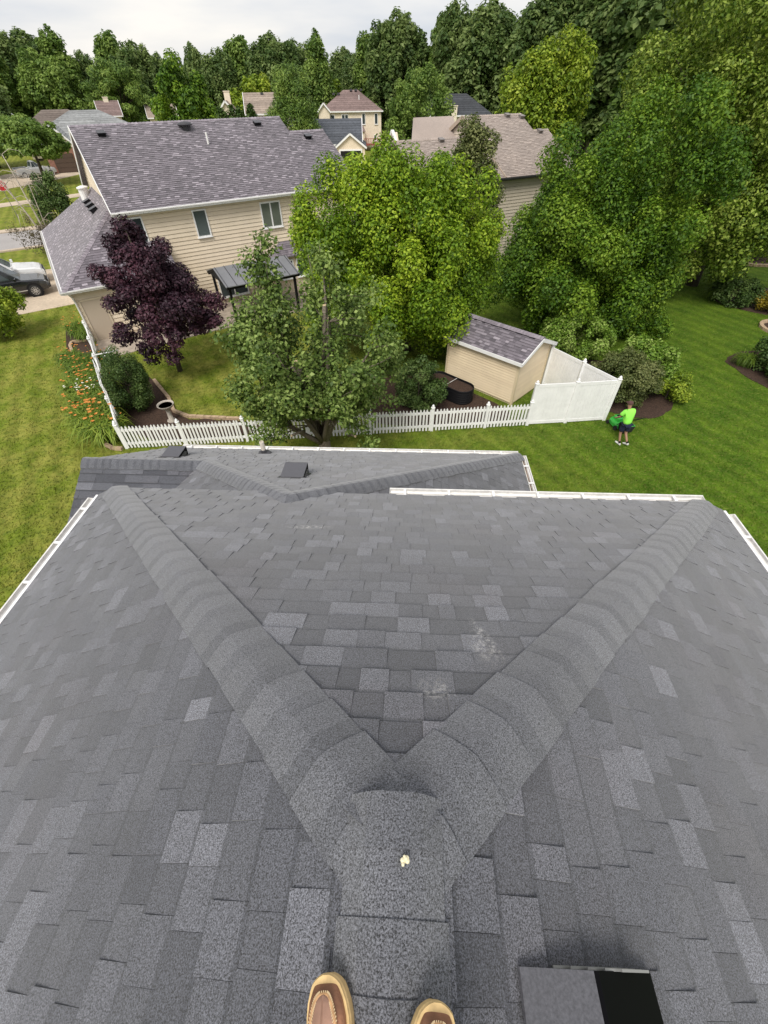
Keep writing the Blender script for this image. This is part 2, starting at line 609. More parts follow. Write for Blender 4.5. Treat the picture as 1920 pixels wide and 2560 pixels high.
# ------------------------------------------------------------------ ground, lawn, street
def lawn_material():
    m, t, b = new_mat('lawn')
    N, L = t.nodes, t.links
    b.inputs['Roughness'].default_value = .95
    b.inputs['Specular IOR Level'].default_value = .1
    tcn = N.new('ShaderNodeTexCoord')

    def tex(scale, det=3.0, vec=None, rg=.6):
        q = N.new('ShaderNodeTexNoise')
        q.inputs['Scale'].default_value = scale; q.inputs['Detail'].default_value = det; q.inputs['Roughness'].default_value = rg
        L.new(vec or tcn.outputs['Object'], q.inputs['Vector'])
        return q.outputs[0]

    def rng(fac, a, b_, c=0.0, d=1.0):
        mr = N.new('ShaderNodeMapRange')
        for k, vv in zip(('From Min', 'From Max', 'To Min', 'To Max'), (a, b_, c, d)):
            mr.inputs[k].default_value = vv
        L.new(fac, mr.inputs[0])
        return mr.outputs[0]

    def mix(f, c1, c2):
        q = N.new('ShaderNodeMix'); q.data_type = 'RGBA'
        L.new(f, q.inputs[0])
        for s_, c in ((6, c1), (7, c2)):
            if isinstance(c, tuple): q.inputs[s_].default_value = rgb(c)
            else: L.new(c, q.inputs[s_])
        return q.outputs[2]
    sep = N.new('ShaderNodeSeparateXYZ'); L.new(tcn.outputs['Object'], sep.inputs[0])
    ad = N.new('ShaderNodeMath'); ad.operation = 'MULTIPLY_ADD'           # species boundary wanders with noise
    L.new(tex(.35, 4.0), ad.inputs[0]); ad.inputs[1].default_value = 7.0; L.new(sep.outputs[0], ad.inputs[2])
    lush = rng(ad.outputs[0], -2.0, 13.0)
    dry = mix(rng(tex(.9, 4.0), .38, .62), (.14, .19, .018), (.25, .255, .050))
    green = mix(rng(tex(.8, 4.0), .35, .65), (.052, .112, .008), (.10, .172, .013))
    c = mix(lush, dry, green)
    # straw flecks and darker clover
    fl = rng(tex(9.0, 4.0, rg=.75), .50, .68, 0, .45)
    c = mix(fl, c, (.38, .35, .10))
    dk = rng(tex(4.5, 4.0), .48, .66, 0, .55)
    c = mix(dk, c, (.055, .105, .014))
    # lanes left by the mower, slightly off the house axis
    mpn = N.new('ShaderNodeMapping'); mpn.inputs['Rotation'].default_value = (0, 0, R(-28)); L.new(tcn.outputs['Object'], mpn.inputs[0])
    wv = N.new('ShaderNodeTexWave'); wv.inputs['Scale'].default_value = .38; wv.inputs['Distortion'].default_value = 1.2; wv.inputs['Detail'].default_value = 1
    L.new(mpn.outputs[0], wv.inputs['Vector'])
    sc_ = N.new('ShaderNodeVectorMath'); sc_.operation = 'SCALE'
    L.new(c, sc_.inputs[0]); L.new(rng(wv.outputs['Fac'], 0, 1, .88, 1.10), sc_.inputs['Scale'])
    L.new(sc_.outputs[0], b.inputs['Base Color'])
    bp = N.new('ShaderNodeBump'); bp.inputs['Strength'].default_value = .7; bp.inputs['Distance'].default_value = .05
    L.new(tex(14, 4.0), bp.inputs['Height']); L.new(bp.outputs[0], b.inputs['Normal'])
    return m


M_LAWN = lawn_material()
g = MB()
g.add([(-900, -300, 0), (900, -300, 0), (900, 1500, 0), (-900, 1500, 0)], [(0, 1, 2, 3)])
ground = tag(g.build('ground', M_LAWN), None, None, kind='structure')

F1 = Frame((-13.79, 26.98), 32.5)      # neighbour's house: u along its back wall, n away from us


def flat(name, fr, pts, z, mat, label=None):
    mb = MB()
    if mat is M_MULCH:                      # beds have soft, hand-cut outlines
        for _ in range(2):
            pts = [q for i in range(len(pts)) for a, b in ((pts[i], pts[(i + 1) % len(pts)]),)
                   for q in ((a[0] * .75 + b[0] * .25, a[1] * .75 + b[1] * .25), (a[0] * .25 + b[0] * .75, a[1] * .25 + b[1] * .75))]
        pts = [(x + .05 * math.sin(x * 9 + y * 5), y + .05 * math.cos(x * 6 - y * 8)) for x, y in pts]
    p = [fr.P(u, n, z) if fr else np.array([u, n, z]) for u, n in pts]
    mb.add(p, [tuple(range(len(p)))])
    # a skirt so the slab reaches the soil
    q = [v - np.array([0, 0, z + .05]) for v in p]
    k = len(p)
    mb.add(p + q, [(i, (i + 1) % k, k + (i + 1) % k, k + i) for i in range(k)])
    return tag(mb.build(name, mat), label, None, kind='structure')


flat('street', F1, [(-90, 23.6), (60, 23.6), (60, 31.2), (-90, 31.2)], .012, M_ROAD)
flat('kerb', F1, [(-90, 23.1), (60, 23.1), (60, 23.6), (-90, 23.6)], .10, M_CONC)
flat('kerb', F1, [(-90, 31.2), (60, 31.2), (60, 32.6), (-90, 32.6)], .09, M_CONC)
flat('driveway', F1, [(-20, 5.1), (-3.6, 5.6), (-3.6, 15.2), (-20, 15.2)], .02, M_CONC)
flat('driveway', F1, [(-15, 32.6), (-9.4, 32.6), (-8.9, 38), (-8.3, 46), (-9.0, 55), (-7.5, 61.5), (-1.5, 66), (4, 72), (2, 80), (-7, 79), (-12, 69), (-14, 58), (-15, 45)], .02, M_CONC)
flat('sidewalk', F1, [(-8.35, 46.6), (14, 51.6), (14, 54.2), (-8.9, 49.4)], .028, M_CONC)
flat('sidewalk', F1, [(-40, 44), (-15, 47), (-15, 49.5), (-40, 46.5)], .028, M_CONC)
flat('patio', F1, [(-4.2, -4.4), (2.0, -4.0), (10.5, -4.2), (10.5, 0.0), (1.5, 0.0), (1.5, -1.6), (-3.6, -1.6)], .03, M_PATIO)
flat('mulch_bed', None, [(10.0, 15.55), (11.0, 15.05), (12.3, 15.6), (13.2, 17.0), (13.0, 19), (11.5, 20.5), (9.2, 20.5), (8.3, 18.4), (9.45, 15.9)], .02, M_MULCH)
flat('mulch_bed', None, [(0.0, 14.7), (5.4, 15.0), (5.4, 16.2), (3.0, 18.6), (0.2, 20.8), (-2.0, 19.2), (-1.0, 16.0)], .02, M_MULCH)
flat('mulch_bed', None, [(-10.0, 13.85), (-5.2, 14.35), (-5.0, 15.2), (-7.4, 15.6), (-8.7, 15.6), (-9.6, 17.3), (-11.3, 19.2), (-13.2, 21.6), (-14.4, 21.2), (-12.0, 17.0)], .02, M_MULCH)
flat('mulch_bed', None, [(-10.2, 13.62), (-11.2, 13.95), (-12.6, 15.6), (-14.0, 17.8), (-15.9, 20.4), (-17.4, 23.2), (-18.8, 25.6), (-17.6, 25.8), (-16.2, 23.6)], .02, M_MULCH)
flat('mulch_bed', None, [(20.8, 28.6), (23.2, 25.6), (28, 24.6), (30, 30), (23.5, 31.0)], .02, M_MULCH)
flat('mulch_bed', None, [(17.2, 20.3), (17.3, 19.2), (17.5, 17.6), (18.4, 16.2), (22, 15.6), (24, 20), (20.5, 21.4), (18.4, 21.2)], .02, M_MULCH)
flat('mulch_bed', None, [(25.5, 37.6), (28.0, 35.4), (33, 34.8), (40, 41), (32, 43), (26, 41)], .02, M_MULCH)


# ------------------------------------------------------------------ the house we stand on
A_YAW = 0.057
SL = 0.583
class OwnFrame(Frame):
    def __init__(self):
        self.o = np.array([.015, .166, 0.0])
        self.n = np.array([math.sin(A_YAW), math.cos(A_YAW), 0]); self.u = np.array([math.cos(A_YAW), -math.sin(A_YAW), 0]); self.z = np.array([0, 0, 1.0])
        self.a = -A_YAW


F0 = OwnFrame()
RZ = 8.5
D1, D2, BACK = 3.815, 4.116, -5.0
EZ1, EZ2 = RZ - SL * D1, RZ - SL * D2
own = thing('shingled_house', 'house with charcoal shingle hip roof under the camera', 'house', tuple(F0.o))
Pp = F0.P
apex, PR, PL = Pp(0, 0, RZ), Pp(D1, D1, EZ1), Pp(-D1, D1, EZ1)
GR, GL = Pp(D2, D1 + .06, EZ2), Pp(-D2, D1 + .06, EZ2)
BR, BL, BT = Pp(D2, BACK, EZ2), Pp(-D2, BACK, EZ2), Pp(0, BACK, RZ)
LS = 0.583
PZ = 6.55
P_ = Pp(-1.36, 3.43, PZ)
C_ = Pp(2.54, 7.33, PZ - LS * 3.9)
RRp = Pp(-3.54, 5.61, PZ - LS * 2.18); RLp = Pp(-5.76, 5.61, PZ - LS * 2.18)
ZL = PZ - LS * 3.9                       # eave height of the lower wing
EL = Pp(-5.25, 7.33, ZL)
roof = MB()
roof.sheet([PR, apex, PL][::-1], .05, .2)
roof.sheet([apex, PR, GR, BR, BT][::-1], .05, .2)
roof.sheet([apex, BT, BL, GL, PL][::-1], .05, .2)
own_roof = roof.build('roof', M_SH0, own)
lower = MB()
MIDE = Pp(-3.54, 7.33, ZL)
lower.sheet([P_, C_, MIDE, RRp][::-1], .05, .2)
lower.sheet([RRp, MIDE, EL, RLp][::-1], .05, .2)
RN = Pp(-5.79, 3.89, ZL); RV = Pp(-5.26, 3.89, ZL)
lower.sheet([RLp, RN, RV, RRp], .05, .2)
LN = Pp(-5.26, 3.0, ZL)
lower.sheet([P_, RRp, RV, LN, Pp(-1.36, 3.0, PZ)][::-1], .05, .2)
lower.sheet([P_, Pp(-1.36, 3.2, PZ), Pp(2.54, 3.2, ZL), C_], .05, .2)
own_lower = lower.build('lower_roof', M_SH0, own)

rg = random.Random(11)
pieces = []
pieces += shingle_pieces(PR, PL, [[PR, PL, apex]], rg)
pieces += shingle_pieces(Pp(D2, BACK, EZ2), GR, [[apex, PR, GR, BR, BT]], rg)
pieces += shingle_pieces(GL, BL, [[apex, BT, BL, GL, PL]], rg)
pieces_low = []
pieces_low += shingle_pieces(C_, EL, [[P_, C_, MIDE, RRp], [RRp, MIDE, EL, RLp]], rg)
pieces_low += shingle_pieces(RN, RV, [[RLp, RN, RV, RRp]], rg, wr=(.2, .45))
pieces_low += shingle_pieces(RV, LN, [[P_, RRp, RV, LN, Pp(-1.36, 3.0, PZ)]], rg)
pieces_low += shingle_pieces(Pp(2.54, 3.2, ZL), C_, [[P_, Pp(-1.36, 3.2, PZ), Pp(2.54, 3.2, ZL), C_]], rg)


def lay(pcs, parent, mat, nmax, name='shingle', rest='shingle_field'):
    sc_ = []
    for i, (V, F, t) in enumerate(pcs):
        c = np.mean(V[:len(V) // 2], axis=0)
        d = np.linalg.norm(c - np.array([0, 0, CAM_Z]))
        sc_.append((d + (0 if in_view(c, 60) else 100), i))
    sc_.sort()
    near = set(i for _, i in sc_[:nmax])
    rest_mb = MB()
    for i, (V, F, t) in enumerate(pcs):
        if i in near:
            MB().add(V, F, t).build(name, mat, parent)
        else:
            rest_mb.add(V, F, t)
    if rest_mb.v:
        rest_mb.build(rest, mat, parent)['kind'] = 'stuff'


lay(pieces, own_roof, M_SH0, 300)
lay(pieces_low, own_lower, M_SH0, 0)


def perp(d, slope_n):
    """unit vector down the slope, square to d"""
    v = np.cross(slope_n, d)
    v = unit(v)
    return v if v[2] < 0 else -v


def slope_normal(horiz, m):
    return unit(np.array([0, 0, 1.0]) + unit(horiz) * m)


n_front, n_right, n_left = slope_normal(F0.n, SL), slope_normal(F0.u, SL), slope_normal(-F0.u, SL)
caps = []
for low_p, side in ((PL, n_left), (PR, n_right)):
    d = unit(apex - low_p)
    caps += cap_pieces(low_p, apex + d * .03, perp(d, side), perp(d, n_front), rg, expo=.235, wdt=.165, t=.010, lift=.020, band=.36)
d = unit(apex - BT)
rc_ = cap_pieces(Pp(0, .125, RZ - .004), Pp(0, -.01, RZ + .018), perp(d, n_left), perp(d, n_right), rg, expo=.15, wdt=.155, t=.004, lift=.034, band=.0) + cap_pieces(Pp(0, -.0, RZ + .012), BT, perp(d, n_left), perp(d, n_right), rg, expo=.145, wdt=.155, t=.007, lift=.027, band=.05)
rc_ = [c for c in rc_ if c[0][10][1] < -.0 or True]
caps += rc_
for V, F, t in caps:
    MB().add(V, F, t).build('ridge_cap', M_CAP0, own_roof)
nl_front, nl_right, nl_left, nl_near = slope_normal(F0.n, LS), slope_normal(F0.u, LS), slope_normal(-F0.u, LS), slope_normal(-F0.n, LS)
caps = []
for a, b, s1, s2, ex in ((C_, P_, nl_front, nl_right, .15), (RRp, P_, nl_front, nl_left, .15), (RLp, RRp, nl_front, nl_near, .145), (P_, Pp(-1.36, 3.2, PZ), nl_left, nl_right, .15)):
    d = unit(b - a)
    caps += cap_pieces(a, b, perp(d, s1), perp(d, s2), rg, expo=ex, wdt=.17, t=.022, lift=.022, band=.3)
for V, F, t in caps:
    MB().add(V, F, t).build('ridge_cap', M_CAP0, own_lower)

# walls under the eaves
wl = MB()
wz = EZ2 - .22
x0, x1, y0, y1 = -D2 + .45, D2 - .45, BACK + .3, D1 - .45
def wallbox(mb, x0, x1, y0, y1, z0, z1, F=F0):
    mb.hexa([F.P(x0, y0, z0), F.P(x1, y0, z0), F.P(x1, y1, z0), F.P(x0, y1, z0), F.P(x0, y0, z1), F.P(x1, y0, z1), F.P(x1, y1, z1), F.P(x0, y1, z1)])
wallbox(wl, x0, x1, y0, y1, 0, wz)
wl.prism([F0.P(x0, y0, wz), F0.P(x1, y0, wz), F0.P(0, y0, RZ - .3)], F0.n * .2)
wallbox(wl, -5.3, 2.2, 3.4, 6.95, 0, ZL - .05)
wl.build('wall', M_SID1, own)
# soffit boards, drip edges
MB().bar(Pp(-D2 + .0, D1 + .02, EZ2 - .05), Pp(-D2, BACK, EZ2 - .05), .03, .16).build('fascia', M_WHITE, own)
MB().bar(Pp(D2, D1 + .02, EZ2 - .05), Pp(D2, BACK, EZ2 - .05), .03, .16).build('fascia', M_WHITE, own)
MB().bar(Pp(-.1, D1 - .01, EZ1 - .1), Pp(D1, D1 - .01, EZ1 - .1), .03, .16).build('fascia', M_WHITE, own)
MB().bar(PL - np.array([0, 0, .11]), Pp(-2.0, D1 - .01, EZ1 - .11), .03, .16).build('fascia', M_WHITE, own)
MB().bar(PL - np.array([0, 0, .09]), GL - np.array([0, 0, .09]), .03, .15).build('fascia', M_WHITE, own)
MB().bar(PR - np.array([0, 0, .09]), GR - np.array([0, 0, .09]), .03, .15).build('fascia', M_WHITE, own)



def gutter_run(a, b, outv, parent, step=.62):
    mb = MB()
    gutter(mb, a, b, outv)
    go = mb.build('gutter', M_WHITEMETAL, parent)
    a, b = np.asarray(a, float), np.asarray(b, float)
    L_ = np.linalg.norm(b - a); k = int(L_ / step)
    for i in range(k + 1):
        p = a + (b - a) * ((i + .35) / (k + 1))
        h = MB(); h.box(p + unit(outv) * .058 + np.array([0, 0, .004]), (.03, .118, .012), ax=(unit(b - a), unit(outv), (0, 0, 1)))
        h.build('gutter_hanger', M_WHITE, go)
    # litter lying in the trough
    dl = MB(); dl.box((a + b) / 2 + unit(outv) * .045 - np.array([0, 0, .088]), (L_ - .03, .06, .006), ax=(unit(b - a), unit(outv), (0, 0, 1)))
    dl.build('gutter_silt', plain('gutter_silt', (.19, .13, .09), .95, nscale=14, namt=.5), go)
    return go


gutter_run(Pp(-.16, D1 + .03, EZ1 - .02), Pp(D1 + .02, D1 + .03, EZ1 - .02), F0.n, own)
gutter_run(Pp(-D2 - .02, D1 - .0, EZ2 - .02), Pp(-D2 - .02, BACK, EZ2 - .02), -F0.u, own)
gutter_run(Pp(D2 + .02, BACK, EZ2 - .02), Pp(D2 + .02, D1 - .0, EZ2 - .02), F0.u, own)
gutter_run(Pp(-5.0, 7.36, ZL - .02), Pp(2.54, 7.36, ZL - .02), F0.n, own)
gutter_run(Pp(2.57, 4.6, ZL - .02), Pp(2.57, 7.33, ZL - .02), F0.u, own)


def box_vent(parent, p, down, side, wdt=.36, lng=.36, hgt=.13, brk=.86, flange=True, name='roof_vent'):
    """slant-back vent: flush on its uphill side, open face downhill. p = uphill middle on the roof; down, side unit vectors in the roof plane"""
    nrm = unit(np.cross(down, side)); nrm = nrm if nrm[2] > 0 else -nrm
    p = np.asarray(p, float) + nrm * .012
    s = side * wdt / 2
    hd = MB()
    a0 = p + nrm * .008; b0 = p + down * lng * brk + nrm * hgt; c0 = p + down * lng + nrm * .014
    th = nrm * .008
    hd.hexa([a0 - s, a0 + s, b0 + s, b0 - s, a0 - s + th, a0 + s + th, b0 + s + th, b0 - s + th])
    v = hd.build(name, M_HOOD, parent)
    if flange:
        fl = MB()
        q4 = [p - s * 1.2 - down * .04, p + s * 1.2 - down * .04, p + s * 1.2 + down * (lng + .06), p - s * 1.2 + down * (lng + .06)]
        fl.hexa(q4 + [q + nrm * .006 for q in q4]); fl.build('flange', M_CHARC, v)
    fr = MB()
    lip = down * .018
    fr.hexa([b0 - s, c0 - s, c0 + s, b0 + s, b0 - s + lip + th, c0 - s + lip + th, c0 + s + lip + th, b0 + s + lip + th])
    for sg in (-1, 1):
        k = s * sg * .985
        fr.prism([a0 + k, b0 + k, c0 + k, p + k + down * lng * .3], -side * sg * .01)
    fr.build('vent_face', M_VBLACK, v)
    lv = MB()
    for sg in (-1, 1):
        k = s * sg * 1.01
        for j in range(5):
            f0 = .02 + .035 * j
            lv.bar(p + k + down * lng * (.25 + .10 * j) + nrm * (.012 + .016 * j), p + k + down * lng * (.80 + .02 * j) + nrm * (.012 + .016 * j), .006, .005, up=nrm)
    lv.build('louvre', M_LOUV, v)['kind'] = 'stuff'
    return v


M_HOOD = plain('vent_hood_metal', (.085, .085, .096), .4, spec=.6, nscale=120, namt=.25, bump=.1, bscale=150)
M_VBLACK = plain('vent_black', (.004, .004, .005), .45, spec=.05)
M_LOUV = plain('louvre_metal', (.34, .34, .33), .4, metal=.5)
dn_r = unit(F0.u - np.array([0, 0, SL])); dn_l = unit(-F0.u - np.array([0, 0, SL]))
def on_right(s, f, lift=0):
    return Pp(s, f, RZ - SL * s + lift)
box_vent(own, on_right(.33, -.43), dn_r, F0.n, wdt=.42, lng=.50, hgt=.07, brk=.42, flange=False)
dn_f = unit(F0.n - np.array([0, 0, LS]))
def on_lower(s, f):
    return Pp(s, f, PZ - LS * (f - 3.43))
dn_near = unit(-F0.n - np.array([0, 0, LS]))
for s, f in ((-4.42, 6.02), (-1.62, 4.48)):
    box_vent(own, on_lower(s, f), dn_f, F0.u, wdt=.34, lng=.36, hgt=.17)
pv = MB(); q = on_lower(-2.87, 6.75)
pv.lathe([(.045, -.1), (.045, .30), (.04, .31), (.034, .31), (.034, .2)], 12, q)
pipe = pv.build('vent_pipe', plain('pvc_pipe', (.72, .66, .58), .5), own, smooth=False)
bt = MB(); bt.lathe([(.15, -.03), (.13, .02), (.07, .05), (.055, .11), (.04, .12)], 12, q); bt.build('pipe_boot', M_CHARC, pipe)

# sealant blob on the ridge, scuffs of shingle dust
blob = MB()
rb = random.Random(4)
c = Pp(.03, -.035, RZ + .044)
for k in range(9):
    r_ = rb.uniform(.004, .007); o_ = np.array([rb.uniform(-.008, .008), rb.uniform(-.012, .012), rb.uniform(-.003, .005)])
    blob.lathe([(0.0001, -r_), (r_ * .8, -r_ * .6), (r_, 0), (r_ * .8, r_ * .6), (.0001, r_)], 8, c + o_)
tag(blob.build('sealant_blob', plain('sealant', (.78, .72, .5), .6)), 'small cream blob of sealant on the ridge cap', 'sealant')

# ------------------------------------------------------------------ building parts
def siding(parent, p0, uvec, zlen_poly, outv, mat, rng, expo=.2, name='siding_board'):
    """lap boards on a wall. p0 origin, uvec horizontal unit vector, zlen_poly convex outline [(u, z)], outv unit outwards"""
    us = [p[0] for p in zlen_poly]; zs = [p[1] for p in zlen_poly]
    q = zlen_poly if area2(zlen_poly) > 0 else zlen_poly[::-1]
    z = min(zs)
    Z = np.array([0, 0, 1.0])
    while z < max(zs) - .01:
        gp_ = .018
        c = clip_poly([(min(us), z + gp_), (max(us), z + gp_), (max(us), min(z + expo, max(zs))), (min(us), min(z + expo, max(zs)))], q)
        if len(c) >= 3 and abs(area2(c)) > .003:
            top = [p0 + uvec * a + Z * b + outv * (.012 + .032 * max(0, 1 - (b - z) / expo)) for a, b in c]
            bot = [p0 + uvec * a + Z * b for a, b in c]
            n = len(c)
            MB().add(top + bot, [tuple(range(n))] + [(i, n + i, n + (i + 1) % n, (i + 1) % n) for i in range(n)], rng.random()).build(name, mat, parent)
        z += expo


def window(parent, p0, uvec, outv, u0, u1, z0, z1, panes=1, fw=.07, glass=None, frame=None, name='window'):
    Z = np.array([0, 0, 1.0])
    P = lambda u, z, o: p0 + uvec * u + Z * z + outv * o
    mb = MB()
    ax = (uvec, outv, Z)
    um, zm = (u0 + u1) / 2, (z0 + z1) / 2
    for zz in (z0 + fw / 2, z1 - fw / 2):
        mb.box(P(um, zz, .04), (u1 - u0, .08, fw), ax=ax)
    for uu in (u0 + fw / 2, u1 - fw / 2):
        mb.box(P(uu, zm, .04), (fw, .078, z1 - z0 - 2 * fw), ax=ax)
    for k in range(1, panes):
        mb.box(P(u0 + (u1 - u0) * k / panes, zm, .036), (fw * 1.1, .07, z1 - z0 - 2 * fw), ax=ax)
    w_ = mb.build(name, frame or M_WHITE, parent)
    for k in range(panes):
        a = u0 + (u1 - u0) * k / panes + fw * .6; b = u0 + (u1 - u0) * (k + 1) / panes - fw * .6
        g_ = MB(); g_.box(P((a + b) / 2, zm, .03), (b - a, .02, z1 - z0 - 1.9 * fw), ax=ax); g_.build('pane', glass or M_GLASS, w_)
        bl = MB(); bl.box(P((a + b) / 2, zm, .043), (.025, .006, z1 - z0 - 2 * fw), ax=ax)
    sl_ = MB(); sl_.box(P(um, z0 - .02, .06), (u1 - u0 + .08, .12, .035), ax=ax); sl_.build('sill', frame or M_WHITE, w_)
    return w_


def vent_small(parent, p, down, side, sc=1.0):
    nrm = unit(np.cross(down, side)); nrm = nrm if nrm[2] > 0 else -nrm
    mb = MB(); p = np.asarray(p, float)
    s = side * .2 * sc
    a, b = p + nrm * .1 * sc, p + down * .38 * sc + nrm * .2 * sc
    mb.hexa([p - s, p + s, p + down * .36 * sc + s, p + down * .36 * sc - s, a - s, a + s, b + s, b - s])
    v = mb.build('roof_vent', M_BLACK, parent)
    t = MB(); t.hexa([a - s * 1.1, a + s * 1.1, b + s * 1.1 + down * .05, b - s * 1.1 + down * .05] + [x + nrm * .02 for x in (a - s * 1.1, a + s * 1.1, b + s * 1.1 + down * .05, b - s * 1.1 + down * .05)])
    t.build('vent_hood', M_CHARC, v)
    return v


def shingle_field(parent, pcs, mat, name='shingle_field'):
    mb = MB()
    for V, F, t in pcs:
        mb.add(V, F, t)
    o = mb.build(name, mat, parent); o['kind'] = 'stuff'
    return o


def caps_on(parent, mat, a, b, n1, n2, rng, **kw):
    d = unit(np.asarray(b) - np.asarray(a))
    for V, F, t in cap_pieces(a, b, perp(d, n1), perp(d, n2), rng, **kw):
        MB().add(V, F, t).build('ridge_cap', mat, parent)


Zv = np.array([0, 0, 1.0])

# ------------------------------------------------------------------ neighbour's beige house
r1 = random.Random(21)
h1 = thing('beige_house', 'two storey beige sided house with violet grey shingle roof behind picket fence', 'house', tuple(F1.o))
P1 = F1.P
EZ, PT, RN1 = 5.4, .5, 5.9
rz = EZ + PT * (RN1 + .35)
LN1 = 4.55; lz = EZ + PT * (LN1 + .35)
UR0, UR1 = 12.28, 14.75
wall = MB(); wallbox(wall, 0.02, 14.4, .02, 12.1, 0, EZ + .05, F1)
wall.prism([P1(0.02, 0.02, EZ), P1(0.02, 12.1, EZ), P1(0.02, 5.9, rz - .12)], F1.u * .15)
wall1 = wall.build('wall', M_SID1, h1)
siding(wall1, P1(0, 0, 0), F1.u, [(0, .3), (14.4, .3), (14.4, EZ - .02), (0, EZ - .02)], -F1.n, M_SID1, r1, .2)
siding(wall1, P1(0, 12.1, 0), -F1.n, [(0, 5.0), (12.1, 5.0), (12.1, 5.35), (6.2, rz - .2), (0, 5.35)], -F1.u, M_SID1, r1, .2)
for uu in (.05, 14.35):
    MB().box(P1(uu, -.02, EZ / 2 + .1), (.12, .05, EZ - .3), ax=F1.ax()).build('corner_trim', M_WHITE if uu > 1 else plain('beige_trim', (.68, .58, .43), .5), wall1)
# main roof
rf = MB()
near_poly = [P1(-.35, -.35, EZ), P1(UR1, -.35, EZ), P1(UR1, LN1, lz), P1(UR0, LN1, lz), P1(UR0, RN1, rz), P1(-.23, RN1, rz)]
cA = [P1(-.35, -.35, EZ), P1(UR0, -.35, EZ), P1(UR0, RN1, rz), P1(-.25, RN1, rz)]
cB = [P1(UR0, -.35, EZ), P1(UR1, -.35, EZ), P1(UR1, LN1, lz), P1(UR0, LN1, lz)]
rf.sheet(cA, .08, .3); rf.sheet(cB, .08, .3)
rf.sheet([P1(-.25, RN1, rz), P1(UR0, RN1, rz), P1(UR0, 12.4, EZ - .2), P1(-.35, 12.4, EZ - .2)], .08, .3)
rf.sheet([P1(UR0, LN1, lz), P1(UR1, LN1, lz), P1(UR1, 9.6, EZ), P1(UR0, 9.6, EZ)], .08, .3)
roof1 = rf.build('roof', M_SH1, h1)
shingle_field(roof1, shingle_pieces(cA[0], cB[1], [cA, cB], r1, expo=.155, wr=(.14, .36), t_hi=.028, t_lo=.012, tones=(0, 1), gap=(.018, .004)), M_SH1)
shingle_field(roof1, shingle_pieces(P1(UR0, 12.4, EZ - .2), P1(-.35, 12.4, EZ - .2), [[P1(UR0, 12.4, EZ - .2), P1(-.35, 12.4, EZ - .2), P1(-.25, RN1, rz), P1(UR0, RN1, rz)]], r1, expo=.3, wr=(.3, .6)), M_SH1)
nn, nf = slope_normal(-F1.n, PT), slope_normal(F1.n, PT)
caps_on(roof1, M_SH1, P1(UR0, RN1, rz), P1(-.25, RN1, rz), nn, nf, r1, expo=.2, wdt=.16, t=.03)
caps_on(roof1, M_SH1, P1(UR1, LN1, lz), P1(UR0, LN1, lz), nn, nf, r1, expo=.2, wdt=.16, t=.03)
MB().bar(P1(-.35, -.37, EZ - .06), P1(UR1, -.37, EZ - .06), .03, .18).build('fascia', M_WHITE, h1)
MB().hexa([P1(-.3, -.34, EZ - .14), P1(UR1, -.34, EZ - .14), P1(UR1, -.01, EZ - .14), P1(-.3, -.01, EZ - .14), P1(-.3, -.34, EZ - .11), P1(UR1, -.34, EZ - .11), P1(UR1, -.01, EZ - .11), P1(-.3, -.01, EZ - .11)]).build('soffit', M_WHITE, h1)
rk = MB(); rk.bar(P1(-.36, -.35, EZ - .07), P1(-.27, RN1, rz - .07), .03, .2); rk.bar(P1(-.36, 12.4, EZ - .27), P1(-.27, RN1, rz - .07), .03, .2)
rk.build('rake_board', M_WHITE, h1)
gm = MB(); gutter(gm, P1(-.36, -.385, EZ + .0), P1(UR1, -.385, EZ + .0), -F1.n); gm.build('gutter', M_WHITEMETAL, h1)
ds = MB(); ds.tube([P1(-.1, -.42, EZ - .1), P1(-.05, -.2, EZ - .35), P1(-.05, -.08, EZ - .6), P1(-.05, -.08, 3.9)], .045, 6); ds.build('downspout', M_WHITEMETAL, h1)
dn1 = unit(-F1.n - Zv * PT)
def on1(u, n): return P1(u, n, EZ + PT * (n + .35) + .03)
for u_, n_ in ((1.17, 5.25), (10.43, 5.45), (13.25, 4.05)):
    vent_small(h1, on1(u_, n_), dn1, F1.u, 1.0)
rv = MB(); q = on1(5.88, 5.2)
rv.lathe([(.19, -.15), (.19, .14), (.42, .16), (.44, .2), (.36, .27), (.2, .32), (.001, .34)], 20, q); rv.build('dome_vent', plain('dome_vent_metal', (.05, .05, .055), .5, nscale=20, namt=.2), h1, smooth=False)
MB().tube([on1(6.64, 3.85), on1(6.64, 3.85) + Zv * .55], .055, 10).build('vent_pipe', plain('pvc_white', (.8, .79, .77), .5), h1)
# windows
W0 = P1(0, -.012, 0)
gb = plain('blind_glass', (.10, .12, .12), .12, spec=.6, nscale=.7, namt=.2)
window(h1, W0, F1.u, -F1.n, .25, 1.05, 3.75, 5.1)
window(h1, W0, F1.u, -F1.n, 3.72, 4.52, 3.76, 5.1, glass=gb)
window(h1, W0, F1.u, -F1.n, 7.75, 9.05, 3.72, 5.06, panes=2, glass=plain('sage_glass', (.14, .16, .13), .15, spec=.6, nscale=.7, namt=.2))
window(h1, W0, F1.u, -F1.n, 4.15, 6.0, .35, 2.0, panes=2)
window(h1, W0, F1.u, -F1.n, 8.3, 9.5, .9, 2.1, panes=2)
MB().box(P1(6.98, -.04, 2.3), (.22, .08, .26), ax=F1.ax()).build('dryer_vent', M_SID1, h1)
